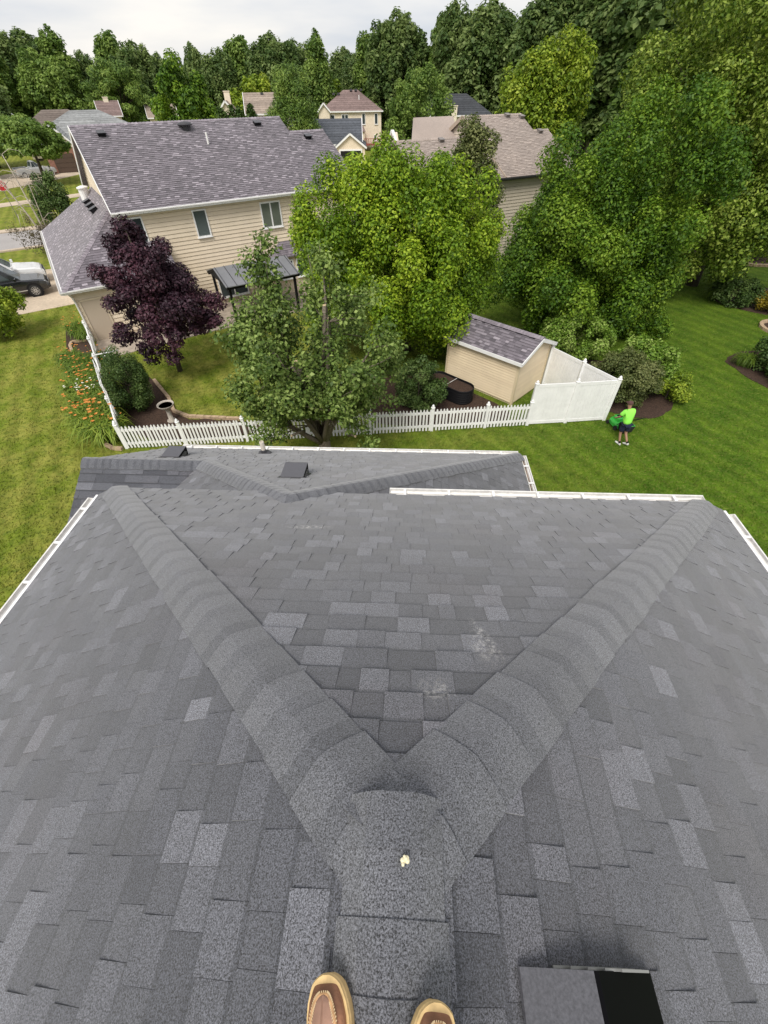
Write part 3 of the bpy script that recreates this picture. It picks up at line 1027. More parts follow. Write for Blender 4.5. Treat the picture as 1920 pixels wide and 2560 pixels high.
# bay with its own little roof
bay = MB(); bay.hexa([P1(8.0, -.7, 0), P1(10.4, -.7, 0), P1(10.6, -.03, 0), P1(7.9, -.03, 0), P1(8.0, -.7, 2.2), P1(10.4, -.7, 2.2), P1(10.6, -.03, 2.2), P1(7.9, -.03, 2.2)]); bay_o = bay.build('bay', M_SID1, h1)
br_ = [P1(7.75, -.95, 2.24), P1(10.7, -.95, 2.24), P1(10.2, -.03, 2.9), P1(8.6, -.03, 2.9)]
bl_ = [P1(7.75, -.03, 2.24), P1(7.75, -.95, 2.24), P1(8.6, -.03, 2.9)]
b_ = MB(); b_.sheet(br_, .04, .3); b_.sheet([bl_[0], bl_[1], bl_[2]][::-1], .04, .3); b_.prism([P1(7.75, -.95, 2.2), P1(10.7, -.95, 2.2), P1(10.7, -.03, 2.2), P1(7.75, -.03, 2.2)], Zv * .03)
bro = b_.build('bay_roof', M_SH1, h1)
shingle_field(bro, shingle_pieces(br_[0], br_[1], [br_], r1, expo=.155, wr=(.14, .36)), M_SH1)
window(bay_o, P1(0, -.7, 0), F1.u, -F1.n, 8.2, 9.1, .9, 2.0); window(bay_o, P1(0, -.7, 0), F1.u, -F1.n, 9.3, 10.2, .9, 2.0)
# garage wing
GS = .667; GE = 2.7; G0, G1n, G2n = -4.04, -1.9, 13.9
gw = MB(); wallbox(gw, -3.75, 1.5, -1.6, 13.5, 0, GE - .02, F1)
gwall = gw.build('garage_wall', M_SID1, h1)
siding(gwall, P1(0, -1.6, 0), F1.u, [(-3.75, .15), (1.5, .15), (1.5, GE - .05), (-3.75, GE - .05)], -F1.n, M_SID1, r1, .2)
siding(gwall, P1(-3.75, 13.5, 0), -F1.n, [(0, 2.35), (15.1, 2.35), (15.1, GE - .05), (0, GE - .05)], -F1.u, M_SID1, r1, .2)
for k in range(3):
    gd_ = MB(); gd_.box(P1(-3.79, 1.2 + 4.3 * k + 1.4, 1.15), (.06, 3.3, 2.3), ax=F1.ax()); go_ = gd_.build('garage_door', M_WHITE, gwall)
    for j in range(4): MB().box(P1(-3.83, 1.2 + 4.3 * k + 1.4, .3 + .57 * j), (.03, 3.2, .5), ax=F1.ax()).build('door_panel', M_WHITE, go_)
dr = MB(); dr.box(P1(-3.0, -1.64, 1.04), (1.0, .05, 2.06), ax=F1.ax()); dro = dr.build('side_door', plain('door_tan', (.50, .42, .33), .5), gwall)
for (a, b, c, d) in ((-3.55, -1.66, 1.06, 'v'), (-2.45, -1.66, 1.06, 'v'), (-3.0, -1.66, 2.12, 'h')):
    MB().box(P1(a, b, c), ((.08, .06, 2.12) if d == 'v' else (1.18, .06, .09)), ax=F1.ax()).build('door_frame', plain('door_trim', (.62, .53, .4), .5), dro)
gl = [P1(G0, G2n, GE), P1(G0, G1n, GE), P1(0, G1n + 4.04, GE + GS * 4.04), P1(0, G2n - 4.04, GE + GS * 4.04)]
gz0 = GE + GS * (0 - G1n)
gn = [P1(G0, G1n, GE), P1(1.8, G1n, GE), P1(1.8, 0, gz0), P1(0, 0, gz0), P1(0, G1n + 4.04, GE + GS * 4.04)]
gnA = [P1(G0, G1n, GE), P1(0, G1n, GE), P1(0, G1n + 4.04, GE + GS * 4.04)]
gnB = [P1(0, G1n, GE), P1(1.8, G1n, GE), P1(1.8, 0, gz0), P1(0, 0, gz0)]
gf = [P1(0, G2n, GE), P1(G0, G2n, GE), P1(0, G2n - 4.04, GE + GS * 4.04)]
gr = MB()
for pl in (gl, gnA, gnB, gf): gr.sheet(pl, .06, .3)
gro = gr.build('garage_roof', M_SH1, h1)
shingle_field(gro, shingle_pieces(gl[0], gl[1], [gl], r1, expo=.155, wr=(.14, .36), tones=(.1, 1)) + shingle_pieces(gnA[0], gnA[1], [gnA, gnB], r1, expo=.155, wr=(.14, .36), t_hi=.02, tones=(0, 1)), M_SH1)
caps_on(gro, M_SH1, gl[1], gl[2], slope_normal(-F1.u, GS), slope_normal(-F1.n, GS), r1, expo=.2, wdt=.17, t=.03)
MB().bar(P1(G0 - .02, G1n, GE - .07), P1(G0 - .02, G2n, GE - .07), .03, .16).build('fascia', M_WHITE, gro)
MB().bar(P1(G0, G1n - .02, GE - .07), P1(1.8, G1n - .02, GE - .07), .03, .16).build('fascia', M_WHITE, gro)
gm = MB(); gutter(gm, P1(G0 - .03, G1n - .1, GE), P1(G0 - .03, G2n, GE), -F1.u); gutter(gm, P1(G0 - .1, G1n - .03, GE), P1(1.8, G1n - .03, GE), -F1.n); gm.build('gutter', M_WHITEMETAL, gro)
ds = MB(); ds.tube([P1(-3.85, -1.98, 2.6), P1(-3.75, -1.72, 2.35), P1(-3.72, -1.68, 2.1), P1(-3.72, -1.68, .1)], .045, 6); ds.build('downspout', M_WHITEMETAL, gro)
dng = unit(-F1.u - Zv * GS)
for n_ in (4.3, 5.75, 7.2):
    vent_small(gro, P1(-.55, n_, GE + GS * 3.49 + .02), dng, F1.n, 1.15)
cw = MB(); cw.lathe([(.26, -.3), (.26, .28), (.3, .3), (.3, .36), (.12, .42), (.001, .43)], 14, P1(-.62, 9.1, 5.15), sx=1.0, sy=1.5); cw.build('flue_cap', M_WHITE, gro)

# pergola-like gazebo on the patio
gz_ = thing('patio_gazebo', 'dark hardtop gazebo with grey panel roof against beige house', 'gazebo', tuple(P1(5.6, -2.6, 0)), 0)
for u_, n_ in ((3.75, -4.0), (7.7, -4.0), (3.75, -1.0), (7.7, -1.0)):
    MB().box(P1(u_, n_, 1.08), (.13, .13, 2.16), ax=F1.ax()).build('post', M_BLACK, gz_)
gzr = MB()
for sgn, n0 in ((-1, -4.35), (1, -.65)):
    gzr.hexa([P1(3.5, n0, 2.17), P1(7.95, n0, 2.17), P1(7.95, -2.5, 2.72), P1(3.5, -2.5, 2.72), P1(3.5, n0, 2.21), P1(7.95, n0, 2.21), P1(7.95, -2.5, 2.76), P1(3.5, -2.5, 2.76)])
gzo = gzr.build('roof_panel', plain('gazebo_roof', (.22, .225, .24), .45, metal=.2, nscale=1.5, namt=.08), gz_)
for k in range(9):
    u_ = 3.6 + k * .53
    MB().bar(P1(u_, -4.35, 2.225), P1(u_, -2.5, 2.775), .03, .03).build('roof_rib', M_CHARC, gzo)
bm = MB()
bm.bar(P1(3.55, -4.2, 2.1), P1(7.9, -4.2, 2.1), .12, .14); bm.bar(P1(3.55, -.8, 2.1), P1(7.9, -.8, 2.1), .12, .14)
bm.bar(P1(3.6, -4.35, 2.12), P1(3.6, -2.5, 2.68), .12, .14); bm.bar(P1(3.6, -.65, 2.12), P1(3.6, -2.5, 2.68), .12, .14)
bm.bar(P1(7.85, -4.35, 2.12), P1(7.85, -2.5, 2.68), .12, .14)
bm.build('beam', M_BLACK, gz_)
gp = MB(); gp.prism([P1(3.56, -4.1, 2.16), P1(3.56, -.9, 2.16), P1(3.56, -2.5, 2.66)], F1.u * .03); gp.build('gable_panel', M_DARK, gz_)

# ------------------------------------------------------------------ brown-roofed house to the right
r2 = random.Random(33)
F2 = Frame((7.8, 37.0), 27)
P2_ = F2.P
h2 = thing('taupe_house', 'taupe sided house with brown shingle roof between the maples', 'house', tuple(F2.o))
E2, T2, N2 = 5.3, .5, 5.55
z2 = E2 + T2 * (N2 + .35); n2l = 3.83; z2l = E2 + T2 * (n2l + .35)
wb = MB(); wallbox(wb, -5.5, 7.6, .02, 11, 0, E2, F2)
wb.prism([P2_(1.2, .02, E2), P2_(1.2, 11, E2), P2_(1.2, 5.55, z2 - .12)], F2.u * .2)
wo2 = wb.build('wall', M_SID2, h2)
siding(wo2, P2_(0, 0, 0), F2.u, [(-5.5, .3), (7.6, .3), (7.6, E2 - .1), (-5.5, E2 - .1)], -F2.n, M_SID2, r2, .2)
siding(wo2, P2_(1.19, 11, 0), -F2.n, [(.3, 5.6), (10.7, 5.6), (5.45, z2 - .2)], -F2.u, M_SID2, r2, .2)
c1 = [P2_(1.0, -.35, E2), P2_(6.45, -.35, E2), P2_(6.45, N2, z2), P2_(1.0, N2, z2)]
c2 = [P2_(6.45, -.35, E2), P2_(7.9, -.35, E2), P2_(7.9, n2l, z2l), P2_(6.45, n2l, z2l)]
c3 = [P2_(-5.8, -.35, E2), P2_(1.0, -.35, E2), P2_(1.0, 3.6, E2 + T2 * 3.95), P2_(-5.8, 3.6, E2 + T2 * 3.95)]
rr = MB()
for c in (c1, c2, c3): rr.sheet(c, .08, .3)
rr.sheet([P2_(1.0, N2, z2), P2_(6.45, N2, z2), P2_(6.45, 11.4, E2), P2_(1.0, 11.4, E2)], .08, .3)
rr.sheet([P2_(-5.8, 3.6, E2 + T2 * 3.95), P2_(1.15, 3.6, E2 + T2 * 3.95), P2_(1.15, 8, E2), P2_(-5.8, 8, E2)], .08, .3)
rr.sheet([P2_(6.45, n2l, z2l), P2_(7.9, n2l, z2l), P2_(7.9, 8, E2), P2_(6.45, 8, E2)], .08, .3)
# cross wing behind, ridge running left
rr.sheet([P2_(-3.0, 6.0, z2 - 1.4), P2_(1.2, 6.0, z2 - 1.4), P2_(2.0, 8.2, z2 - .08), P2_(-1.6, 8.2, z2 - .08)], .08, .6)
ro2 = rr.build('roof', M_SH2, h2)
shingle_field(ro2, shingle_pieces(c3[0], c2[1], [c1, c2, c3], r2, expo=.155, wr=(.16, .4), t_hi=.02, tones=(.1, .95)), M_SH2)
caps_on(ro2, M_SH2, c1[2], c1[3], slope_normal(-F2.n, T2), slope_normal(F2.n, T2), r2, expo=.22, wdt=.16, t=.03)
caps_on(ro2, M_SH2, c2[2], c2[3], slope_normal(-F2.n, T2), slope_normal(F2.n, T2), r2, expo=.22, wdt=.16, t=.03)
caps_on(ro2, M_SH2, c3[2], c3[3], slope_normal(-F2.n, T2), slope_normal(F2.n, T2), r2, expo=.22, wdt=.16, t=.03)
trimb = plain('taupe_trim', (.42, .34, .27), .6)
MB().bar(P2_(.97, -.35, E2 - .05), P2_(.97, N2, z2 - .05), .05, .24).build('rake_board', trimb, h2)
MB().bar(P2_(.97, 11.4, E2 - .05), P2_(.97, N2, z2 - .05), .05, .24).build('rake_board', trimb, h2)
MB().bar(P2_(-5.8, -.37, E2 - .06), P2_(7.9, -.37, E2 - .06), .04, .17).build('fascia', plain('dark_fascia', (.07, .055, .05), .5), h2)
gm = MB(); gutter(gm, P2_(-5.8, -.39, E2), P2_(7.9, -.39, E2), -F2.n); gm.build('gutter', M_CHARC, h2)
dn2 = unit(-F2.n - Zv * T2)
for u_, n_ in ((4.95, 5.5), (6.2, 5.3), (6.9, 3.75), (-2.2, 3.5)):
    v_ = vent_small(h2, P2_(u_, n_, E2 + T2 * (n_ + .35) + .02), dn2, F2.u, .9)
    for ch in [v_] + list(v_.children): ch.data.materials[0] = plain('weathered_vent', (.22, .2, .19), .5)
window(h2, P2_(0, -.03, 0), F2.u, -F2.n, -3, -1.8, 3.4, 4.7, panes=2); window(h2, P2_(0, -.03, 0), F2.u, -F2.n, 5.2, 6.2, 3.4, 4.7)
gw2 = MB(); gw2.prism([P2_(-3.6, 8.9, 5.0), P2_(-3.6, 6.4, 5.0), P2_(-3.6, 7.65, 7.45)], F2.u * .3); gw2.build('rear_gable', M_CREAM, h2)
rk = MB(); rk.bar(P2_(-3.7, 6.2, 6.0), P2_(-3.7, 7.65, 7.55), .2, .12); rk.bar(P2_(-3.7, 9.1, 6.0), P2_(-3.7, 7.65, 7.55), .2, .12); rk.build('rear_rake_board', M_WHITE, h2)

# ------------------------------------------------------------------ shed
FS = Frame((5.64, 16.38), 45)          # u along the gable wall (away to the right), n along the long wall (away to the left)
PS = FS.P
rs = random.Random(5)
shed = thing('garden_shed', 'tan vinyl garden shed with violet grey shingle roof beside white fence', 'shed', tuple(FS.o))
SW, SLn, SE, SRz = 2.4, 3.63, 2.04, 2.58
sb = MB(); wallbox(sb, .02, SW - .02, .02, SLn - .02, 0, SE, FS)
for nn_ in (.02, SLn - .14): sb.prism([PS(.02, nn_, SE), PS(SW - .02, nn_, SE), PS(SW / 2, nn_, SRz - .08)], FS.n * .12)
swall = sb.build('wall', M_SHED, shed)
siding(swall, PS(0, SLn, 0), -FS.n, [(0, .1), (SLn, .1), (SLn, SE), (0, SE)], -FS.u, M_SHED, rs, .115)
siding(swall, PS(0, 0, 0), FS.u, [(0, .1), (SW, .1), (SW, SE), (SW / 2, SRz - .06), (0, SE)], -FS.n, M_SHED, rs, .115)
for a, b in ((0, 0), (0, SLn), (SW, 0)):
    MB().box(PS(a, b, SE / 2), (.1, .1, SE), ax=FS.ax()).build('corner_trim', plain('shed_trim', (.68, .57, .39), .5), swall)
ov = .2
sA = [PS(-ov, SLn + ov, SE - .02), PS(-ov, -ov, SE - .02), PS(SW / 2, -ov, SRz + .04), PS(SW / 2, SLn + ov, SRz + .04)]
sB = [PS(SW + ov, -ov, SE - .02), PS(SW + ov, SLn + ov, SE - .02), PS(SW / 2, SLn + ov, SRz + .04), PS(SW / 2, -ov, SRz + .04)]
sr = MB(); sr.sheet(sA, .05, .3); sr.sheet(sB, .05, .3)
sro = sr.build('roof', M_SH1, shed)
m_s = (SRz + .06 - SE) / (SW / 2 + ov)
for i, (V, F, t) in enumerate(shingle_pieces(sA[0], sA[1], [sA], rs, expo=.145, wr=(.14, .34), t_hi=.02, tones=(0, .95))):
    MB().add(V, F, t).build('shingle', M_SH1, sro)
shingle_field(sro, shingle_pieces(sB[0], sB[1], [sB], rs, expo=.145, wr=(.14, .34), tones=(0, .95)), M_SH1)
nA_, nB_ = slope_normal(-FS.u, m_s), slope_normal(FS.u, m_s)
caps_on(sro, M_SH1, PS(SW / 2, -ov, SRz + .05), PS(SW / 2, SLn + ov, SRz + .05), nA_, nB_, rs, expo=.16, wdt=.15, t=.02, lift=.045)
vr = MB()
for sg in (-1, 1): vr.bar(PS(SW / 2 + sg * .15, 0.1, SRz - .02), PS(SW / 2 + sg * .15, SLn - .1, SRz - .02), .03, .05)
vr.build('ridge_vent', M_BLACK, sro)
tr = MB()
tr.bar(PS(-ov - .015, -ov, SE - .07), PS(-ov - .015, SLn + ov, SE - .07), .03, .14)
for nn_ in (-ov - .012, SLn + ov + .012):
    tr.bar(PS(-ov - .02, nn_, SE - .07), PS(SW / 2, nn_, SRz - .03), .03, .14); tr.bar(PS(SW + ov, nn_, SE - .07), PS(SW / 2, nn_, SRz - .03), .03, .14)
tr.build('rake_board', M_WHITE, shed)
so2 = MB(); so2.hexa([PS(-ov, -.15, SE - .13), PS(0, -.15, SE - .13), PS(0, SLn + .15, SE - .13), PS(-ov, SLn + .15, SE - .13), PS(-ov, -.15, SE - .115), PS(0, -.15, SE - .115), PS(0, SLn + .15, SE - .115), PS(-ov, SLn + .15, SE - .115)]); so2.build('soffit', M_WHITE, shed)

# oval galvanised planter beside the shed
pl = thing('raised_planter', 'black corrugated oval raised bed of soil against shed wall', 'planter', (3.05, 17.35, 0))
def oval(L_, W_, seg=40):
    r_ = W_ / 2; h_ = L_ / 2 - r_
    pts = []
    for k in range(seg):
        a = 2 * math.pi * k / seg
        pts.append((math.cos(a) * r_ + (h_ if math.cos(a) >= 0 else -h_), math.sin(a) * r_))
    return pts
def oval_w(p, s, z):
    return FS.o + FS.n * p[0] * s + FS.u * p[1] * s + np.array([0, 0, z]) + np.array([3.05, 17.35, 0]) - FS.o
ov_ = oval(2.3, .95)
mbp = MB(); rows = []
for k in range(25):
    z = .02 + .62 * k / 24
    rows.append([oval_w(p, 1.0 + (.02 if (k // 2) % 2 else -.005), z) for p in ov_])
V = [p for r_ in rows for p in r_]; n_ = len(ov_)
mbp.add(V, [(i * n_ + j, i * n_ + (j + 1) % n_, (i + 1) * n_ + (j + 1) % n_, (i + 1) * n_ + j) for i in range(24) for j in range(n_)])
mbp.build('wall', M_BLACK, pl, smooth=True)
rm = MB(); rm.tube([oval_w(p, 1.0, .645) for p in ov_ + ov_[:1]], .022, 6, cap=False); rm.build('rim', M_BLACK, pl)
sl2 = MB(); sl2.add([oval_w(p, .98, .56) for p in ov_], [tuple(range(n_))]); sl2.build('soil', M_MULCH, pl)
tb = MB(); tb.tube([oval_w((0, .47), 1, .62), oval_w((0, -.47), 1, .62)], .012, 6); tb.build('tie_rod', M_WHITEMETAL, pl)

# ------------------------------------------------------------------ fences
def fence_post(parent, p, h, w=.1, cap=True, rz=0.0):
    o = MB().box((p[0], p[1], h / 2), (w, w, h), rz).build('post', M_WHITE, parent)
    if cap:
        c = MB(); c.lathe([(w * .75, 0), (w * .75, .02), (w * .45, .035), (w * .5, .07), (w * .42, .1), (w * .15, .14), (.001, .15)], 10, (p[0], p[1], h)); c.build('post_cap', M_WHITE, o, smooth=False)
    return o


def picket_fence(name, label, a, b, posts, h=1.0, step=.134):
    a, b = np.array(a, float), np.array(b, float)
    L_ = np.linalg.norm(b - a); d = (b - a) / L_; nrm = np.array([-d[1], d[0]]); rz = math.atan2(d[1], d[0])
    f = thing(name, label, 'fence', (a[0], a[1], 0))
    for s in posts:
        p = a + d * s; fence_post(f, p, h + .04, .11, True, rz)
    for z in (.22, h - .2):
        for i in range(len(posts) - 1):
            p, q = a + d * posts[i], a + d * posts[i + 1]
            MB().bar((p[0], p[1], z), (q[0], q[1], z), .05, .09).build('rail', M_WHITE, f)
    rp_ = random.Random(8)
    me = None
    s = step * .6
    while s < L_:
        if min(abs(s - x) for x in posts) > .075:
            p = a + d * s - nrm * .04
            if me is None:
                mb = MB(); wd = .036; X = np.array([d[0], d[1], 0]); Y = np.array([nrm[0], nrm[1], 0]) * .02
                out_ = [-X * wd + Zv * .04, X * wd + Zv * .04, X * wd + Zv * (h - .07), X * wd * .45 + Zv * (h - .015), Zv * h, -X * wd * .45 + Zv * (h - .015), -X * wd + Zv * (h - .07)]
                mb.prism([q - Y / 2 for q in out_], Y); me = mb.mesh('picket', M_WHITE)
            o = link('picket', me, f, False)
            o.location = (p[0] - a[0], p[1] - a[1], rp_.uniform(-.008, .008)); o.rotation_euler = (rp_.gauss(0, .008), rp_.gauss(0, .008), 0)
        s += step
    return f


fa, fb = (-10.08, 13.62), (5.96, 14.82)
Lf = math.hypot(fb[0] - fa[0], fb[1] - fa[1])
picket_fence('picket_fence', 'white picket fence run along the near side of the yard', fa, fb, [0, 2.28, 4.7, 7.1, 9.6, 12.1, 14.3, Lf - .02], 1.02)
sa, sb_ = (-10.08, 13.62), (-16.15, 23.6)
Ls = math.hypot(sb_[0] - sa[0], sb_[1] - sa[1])
picket_fence('picket_fence', 'white picket fence run beside the orange daylilies up to garage', sa, sb_, [.12, 2.3, 4.6, 6.9, 9.2, Ls - .05], 1.02)

pf = thing('privacy_fence', 'tall white vinyl privacy fence enclosing the shed corner', 'fence', (9.24, 15.12, 0))
corners = [(5.96, 14.86), (7.57, 14.97), (9.24, 15.12), (8.38, 16.62), (7.5, 18.1)]
for p in corners: fence_post(pf, p, 1.84, .12)
for i in range(len(corners) - 1):
    a, b = np.array(corners[i]), np.array(corners[i + 1])
    d = unit(b - a); L_ = np.linalg.norm(b - a)
    for z in (.1, 1.74):
        MB().bar((a[0], a[1], z), (b[0], b[1], z), .05, .13).build('rail', M_WHITE, pf)
    k = int((L_ - .12) / .152); wd = (L_ - .12) / k
    for j in range(k):
        p = a + d * (.06 + wd * (j + .5))
        MB().box((p[0], p[1], .92), (wd - .008, .03, 1.6), math.atan2(d[1], d[0])).build('board', M_WHITE, pf)
    # thin web behind the grooves
    MB().bar((a[0] + d[0] * .06, a[1] + d[1] * .06, .92), (b[0] - d[0] * .06, b[1] - d[1] * .06, .92), .012, 1.6).build('web', M_WHITE, pf)

# ------------------------------------------------------------------ vegetation
def leaf_mesh(name, pos, nrm, size, tone, mat, rng, aspect=.62, tang=None, fold=.12):
    """one folded four-sided leaf per point"""
    n = len(pos)
    nrm = nrm / (np.linalg.norm(nrm, axis=1, keepdims=True) + 1e-9)
    rnd = rng.normal(size=(n, 3)) if tang is None else tang + rng.normal(size=(n, 3)) * .25
    t = rnd - nrm * np.sum(rnd * nrm, axis=1, keepdims=True)
    t /= (np.linalg.norm(t, axis=1, keepdims=True) + 1e-9)
    b = np.cross(nrm, t)
    s = size[:, None]
    v = np.empty((n, 4, 3))
    v[:, 0] = pos - t * s * .5
    v[:, 1] = pos + b * s * aspect * .5 - t * s * .06 + nrm * s * fold
    v[:, 2] = pos + t * s * .5 - nrm * s * fold * .6
    v[:, 3] = pos - b * s * aspect * .5 - t * s * .06 + nrm * s * fold
    me = bpy.data.meshes.new(name)
    me.vertices.add(n * 4); me.vertices.foreach_set('co', v.reshape(-1).astype(np.float32))
    me.loops.add(n * 4); me.loops.foreach_set('vertex_index', np.arange(n * 4, dtype=np.int32))
    me.polygons.add(n); me.polygons.foreach_set('loop_start', np.arange(0, n * 4, 4, dtype=np.int32))
    me.materials.append(mat)
    a = me.attributes.new('tone', 'FLOAT', 'FACE'); a.data.foreach_set('value', np.clip(tone, 0, 1).astype(np.float32))
    me.update(calc_edges=True)
    return me


def sphere_dirs(rng, n, zmin=-1.0):
    d = rng.normal(size=(n * 3 + 10, 3)); d /= np.linalg.norm(d, axis=1, keepdims=True)
    d = d[d[:, 2] > zmin][:n]
    return d


def clumps_in(rng, ells, n, zmin=-.85, inner=.5):
    """clump centres spread through a set of ellipsoids (c, r), denser near their skins, lumpy"""
    vol = np.array([e[1][0] * e[1][1] * e[1][2] for e in ells]) ** (2 / 3.0)
    cnt = np.maximum(1, (n * vol / vol.sum()).astype(int))
    C = []
    for (c, r), k in zip(ells, cnt):
        d = sphere_dirs(rng, k, zmin)
        lob = sphere_dirs(rng, 9); amp = rng.uniform(-.16, .20, 9)
        m = 1 + np.sum(amp * np.clip(d @ lob.T - .45, 0, 1) * 1.8, axis=1)
        rad = inner + (1 - inner) * rng.random(len(d)) ** .45
        C.append(np.array(c) + d * np.array(r) * (rad * m)[:, None])
    return np.concatenate(C)


def clump_leaves(rng, C, rad, n, leaf, zs=1.0, updir=.55, ctone=.35, ltone=.4, spread=(.35, 1.0), sv=.45):
    k = len(C)
    rr = rng.uniform(rad[0], rad[1], k)
    p = rr ** 2; p /= p.sum()
    i = rng.choice(k, n, p=p)
    d = rng.normal(size=(n, 3)); d[:, 2] += .25; d /= np.linalg.norm(d, axis=1, keepdims=True)
    f = spread[0] + (spread[1] - spread[0]) * rng.random(n) ** .6
    off = d * (rr[i] * f)[:, None]; off[:, 2] *= zs
    pos = C[i] + off
    nrm = d * .7 + np.array([0, 0, updir]) + rng.normal(size=(n, 3)) * .45
    ct = rng.random(k)
    tone = .5 + (ct[i] - .5) * 2 * ctone + (rng.random(n) - .5) * 2 * ltone
    size = leaf * rng.uniform(1 - sv, 1 + sv, n)
    return pos, nrm, size, tone


def limb(mb, a, b, r0, r1, rng, bend=.12, n=5, seg=6, tone=.5, up=.3):
    a, b = np.asarray(a, float), np.asarray(b, float)
    L_ = np.linalg.norm(b - a)
    o1 = rng.normal(size=3) * bend * L_
    pts, rad = [], []
    for k in range(n):
        t = k / (n - 1)
        pts.append(a + (b - a) * t + o1 * math.sin(math.pi * t) * .5 + np.array([0, 0, -up * L_ * .15 * math.sin(math.pi * t)]))
        rad.append(r0 + (r1 - r0) * t)
    mb.tube(pts, rad, seg, tone=tone)
    return pts


def make_tree(name, label, base, ells, nclump, nleaf, leaf, lmat, seed, rad=(.6, 1.0), trunk_r=.18, group=None, zs=1.15, bark=None,
              nlimb=14, inner=.5, updir=.55, ctone=.35, ltone=.4, cat='tree', spread=(.35, 1.0), aspect=.62, zmin=-.85, extra=None):
    rng = np.random.default_rng(seed)
    t = thing(name, label, cat, base, 0, group)
    b = np.array(base, float)
    C = clumps_in(rng, ells, nclump, zmin, inner)
    if extra is not None: C = np.concatenate([C, np.array(extra, float)])
    pos, nrm, size, tone = clump_leaves(rng, C, rad, nleaf, leaf, zs, updir, ctone, ltone, spread)
    ok = pos[:, 2] > .08
    link('crown', leaf_mesh('crown', pos[ok], nrm[ok], size[ok], tone[ok], lmat, rng, aspect), t, True)
    mb = MB()
    top = np.mean([e[0] for e in ells], axis=0)
    zt = max(e[0][2] + e[1][2] * .6 for e in ells)
    tp = np.array([top[0], top[1], zt])
    pts = limb(mb, b - np.array([0, 0, .15]), tp, trunk_r, trunk_r * .18, rng, .04, 8, 8, .5, 0)
    sel = rng.choice(len(C), min(nlimb, len(C)), replace=False)
    for i in sel:
        c = C[i]
        k = min(6, max(1, int(2 + 5 * (c[2] - b[2]) / (tp[2] - b[2] + .1) * .6)))
        st = np.array(pts[min(k, len(pts) - 2)])
        limb(mb, st, c, trunk_r * .38, trunk_r * .06, rng, .1, 5, 5, rng.random())
    mb.build('trunk', bark or M_BARK, t, smooth=True)
    return t


make_tree('maple_tree', 'bright green maple tree behind the shed in front of brown roof', (1.4, 22.0, 0),
          [((.4, 22.0, 3.6), (4.1, 3.9, 3.0)), ((-1.5, 22.2, 5.3), (2.0, 1.9, 2.3)), ((1.4, 22.0, 5.8), (2.3, 2.2, 2.6)), ((3.3, 21.6, 4.6), (1.8, 1.6, 2.3)), ((2.9, 20.6, 2.5), (1.7, 1.3, 1.6))],
          260, 175000, .125, L_MAPLE, 1, (.42, .85), .22, zs=1.3, inner=.45)
make_tree('maple_tree', 'dense deep green maple tree behind the white enclosure and bushes', (11.4, 25.0, 0),
          [((10.4, 25.0, 3.6), (4.3, 4.0, 3.5)), ((9.2, 24.0, 2.4), (2.8, 2.2, 2.0)), ((12.6, 23.6, 2.8), (2.6, 2.0, 2.2)), ((12.6, 24.6, 6.6), (2.9, 2.9, 3.1)), ((9.6, 25.2, 5.0), (2.3, 2.4, 2.6))],
          330, 200000, .128, L_DEEP, 2, (.45, .92), .26, zs=1.2, inner=.45)
make_tree('sycamore_tree', 'very tall sycamore tree filling the upper corner over the lawn', (21.5, 31.5, 0),
          [((20.5, 31.5, 9.5), (6.3, 6.0, 8.2)), ((20.0, 29.5, 4.6), (4.6, 3.6, 3.9)), ((24.5, 29.5, 9.0), (5.5, 5.0, 8.0)), ((17.0, 32.5, 9.6), (3.4, 3.4, 4.2))],
          330, 195000, .165, L_TALL, 3, (.6, 1.25), .4, zs=1.05, inner=.42, updir=.35, ltone=.5, ctone=.25, zmin=-.95)
make_tree('purple_maple_tree', 'dark purple leaved maple tree on lawn inside picket fence', (-10.1, 20.0, 0),
          [((-9.9, 20.1, 2.7), (2.45, 2.3, 1.75)), ((-10.3, 20.2, 4.3), (1.7, 1.6, 1.6)), ((-10.6, 20.3, 5.4), (.75, .7, .95))],
          135, 43000, .125, L_PURP, 4, (.26, .56), .13, zs=.8, inner=.4)


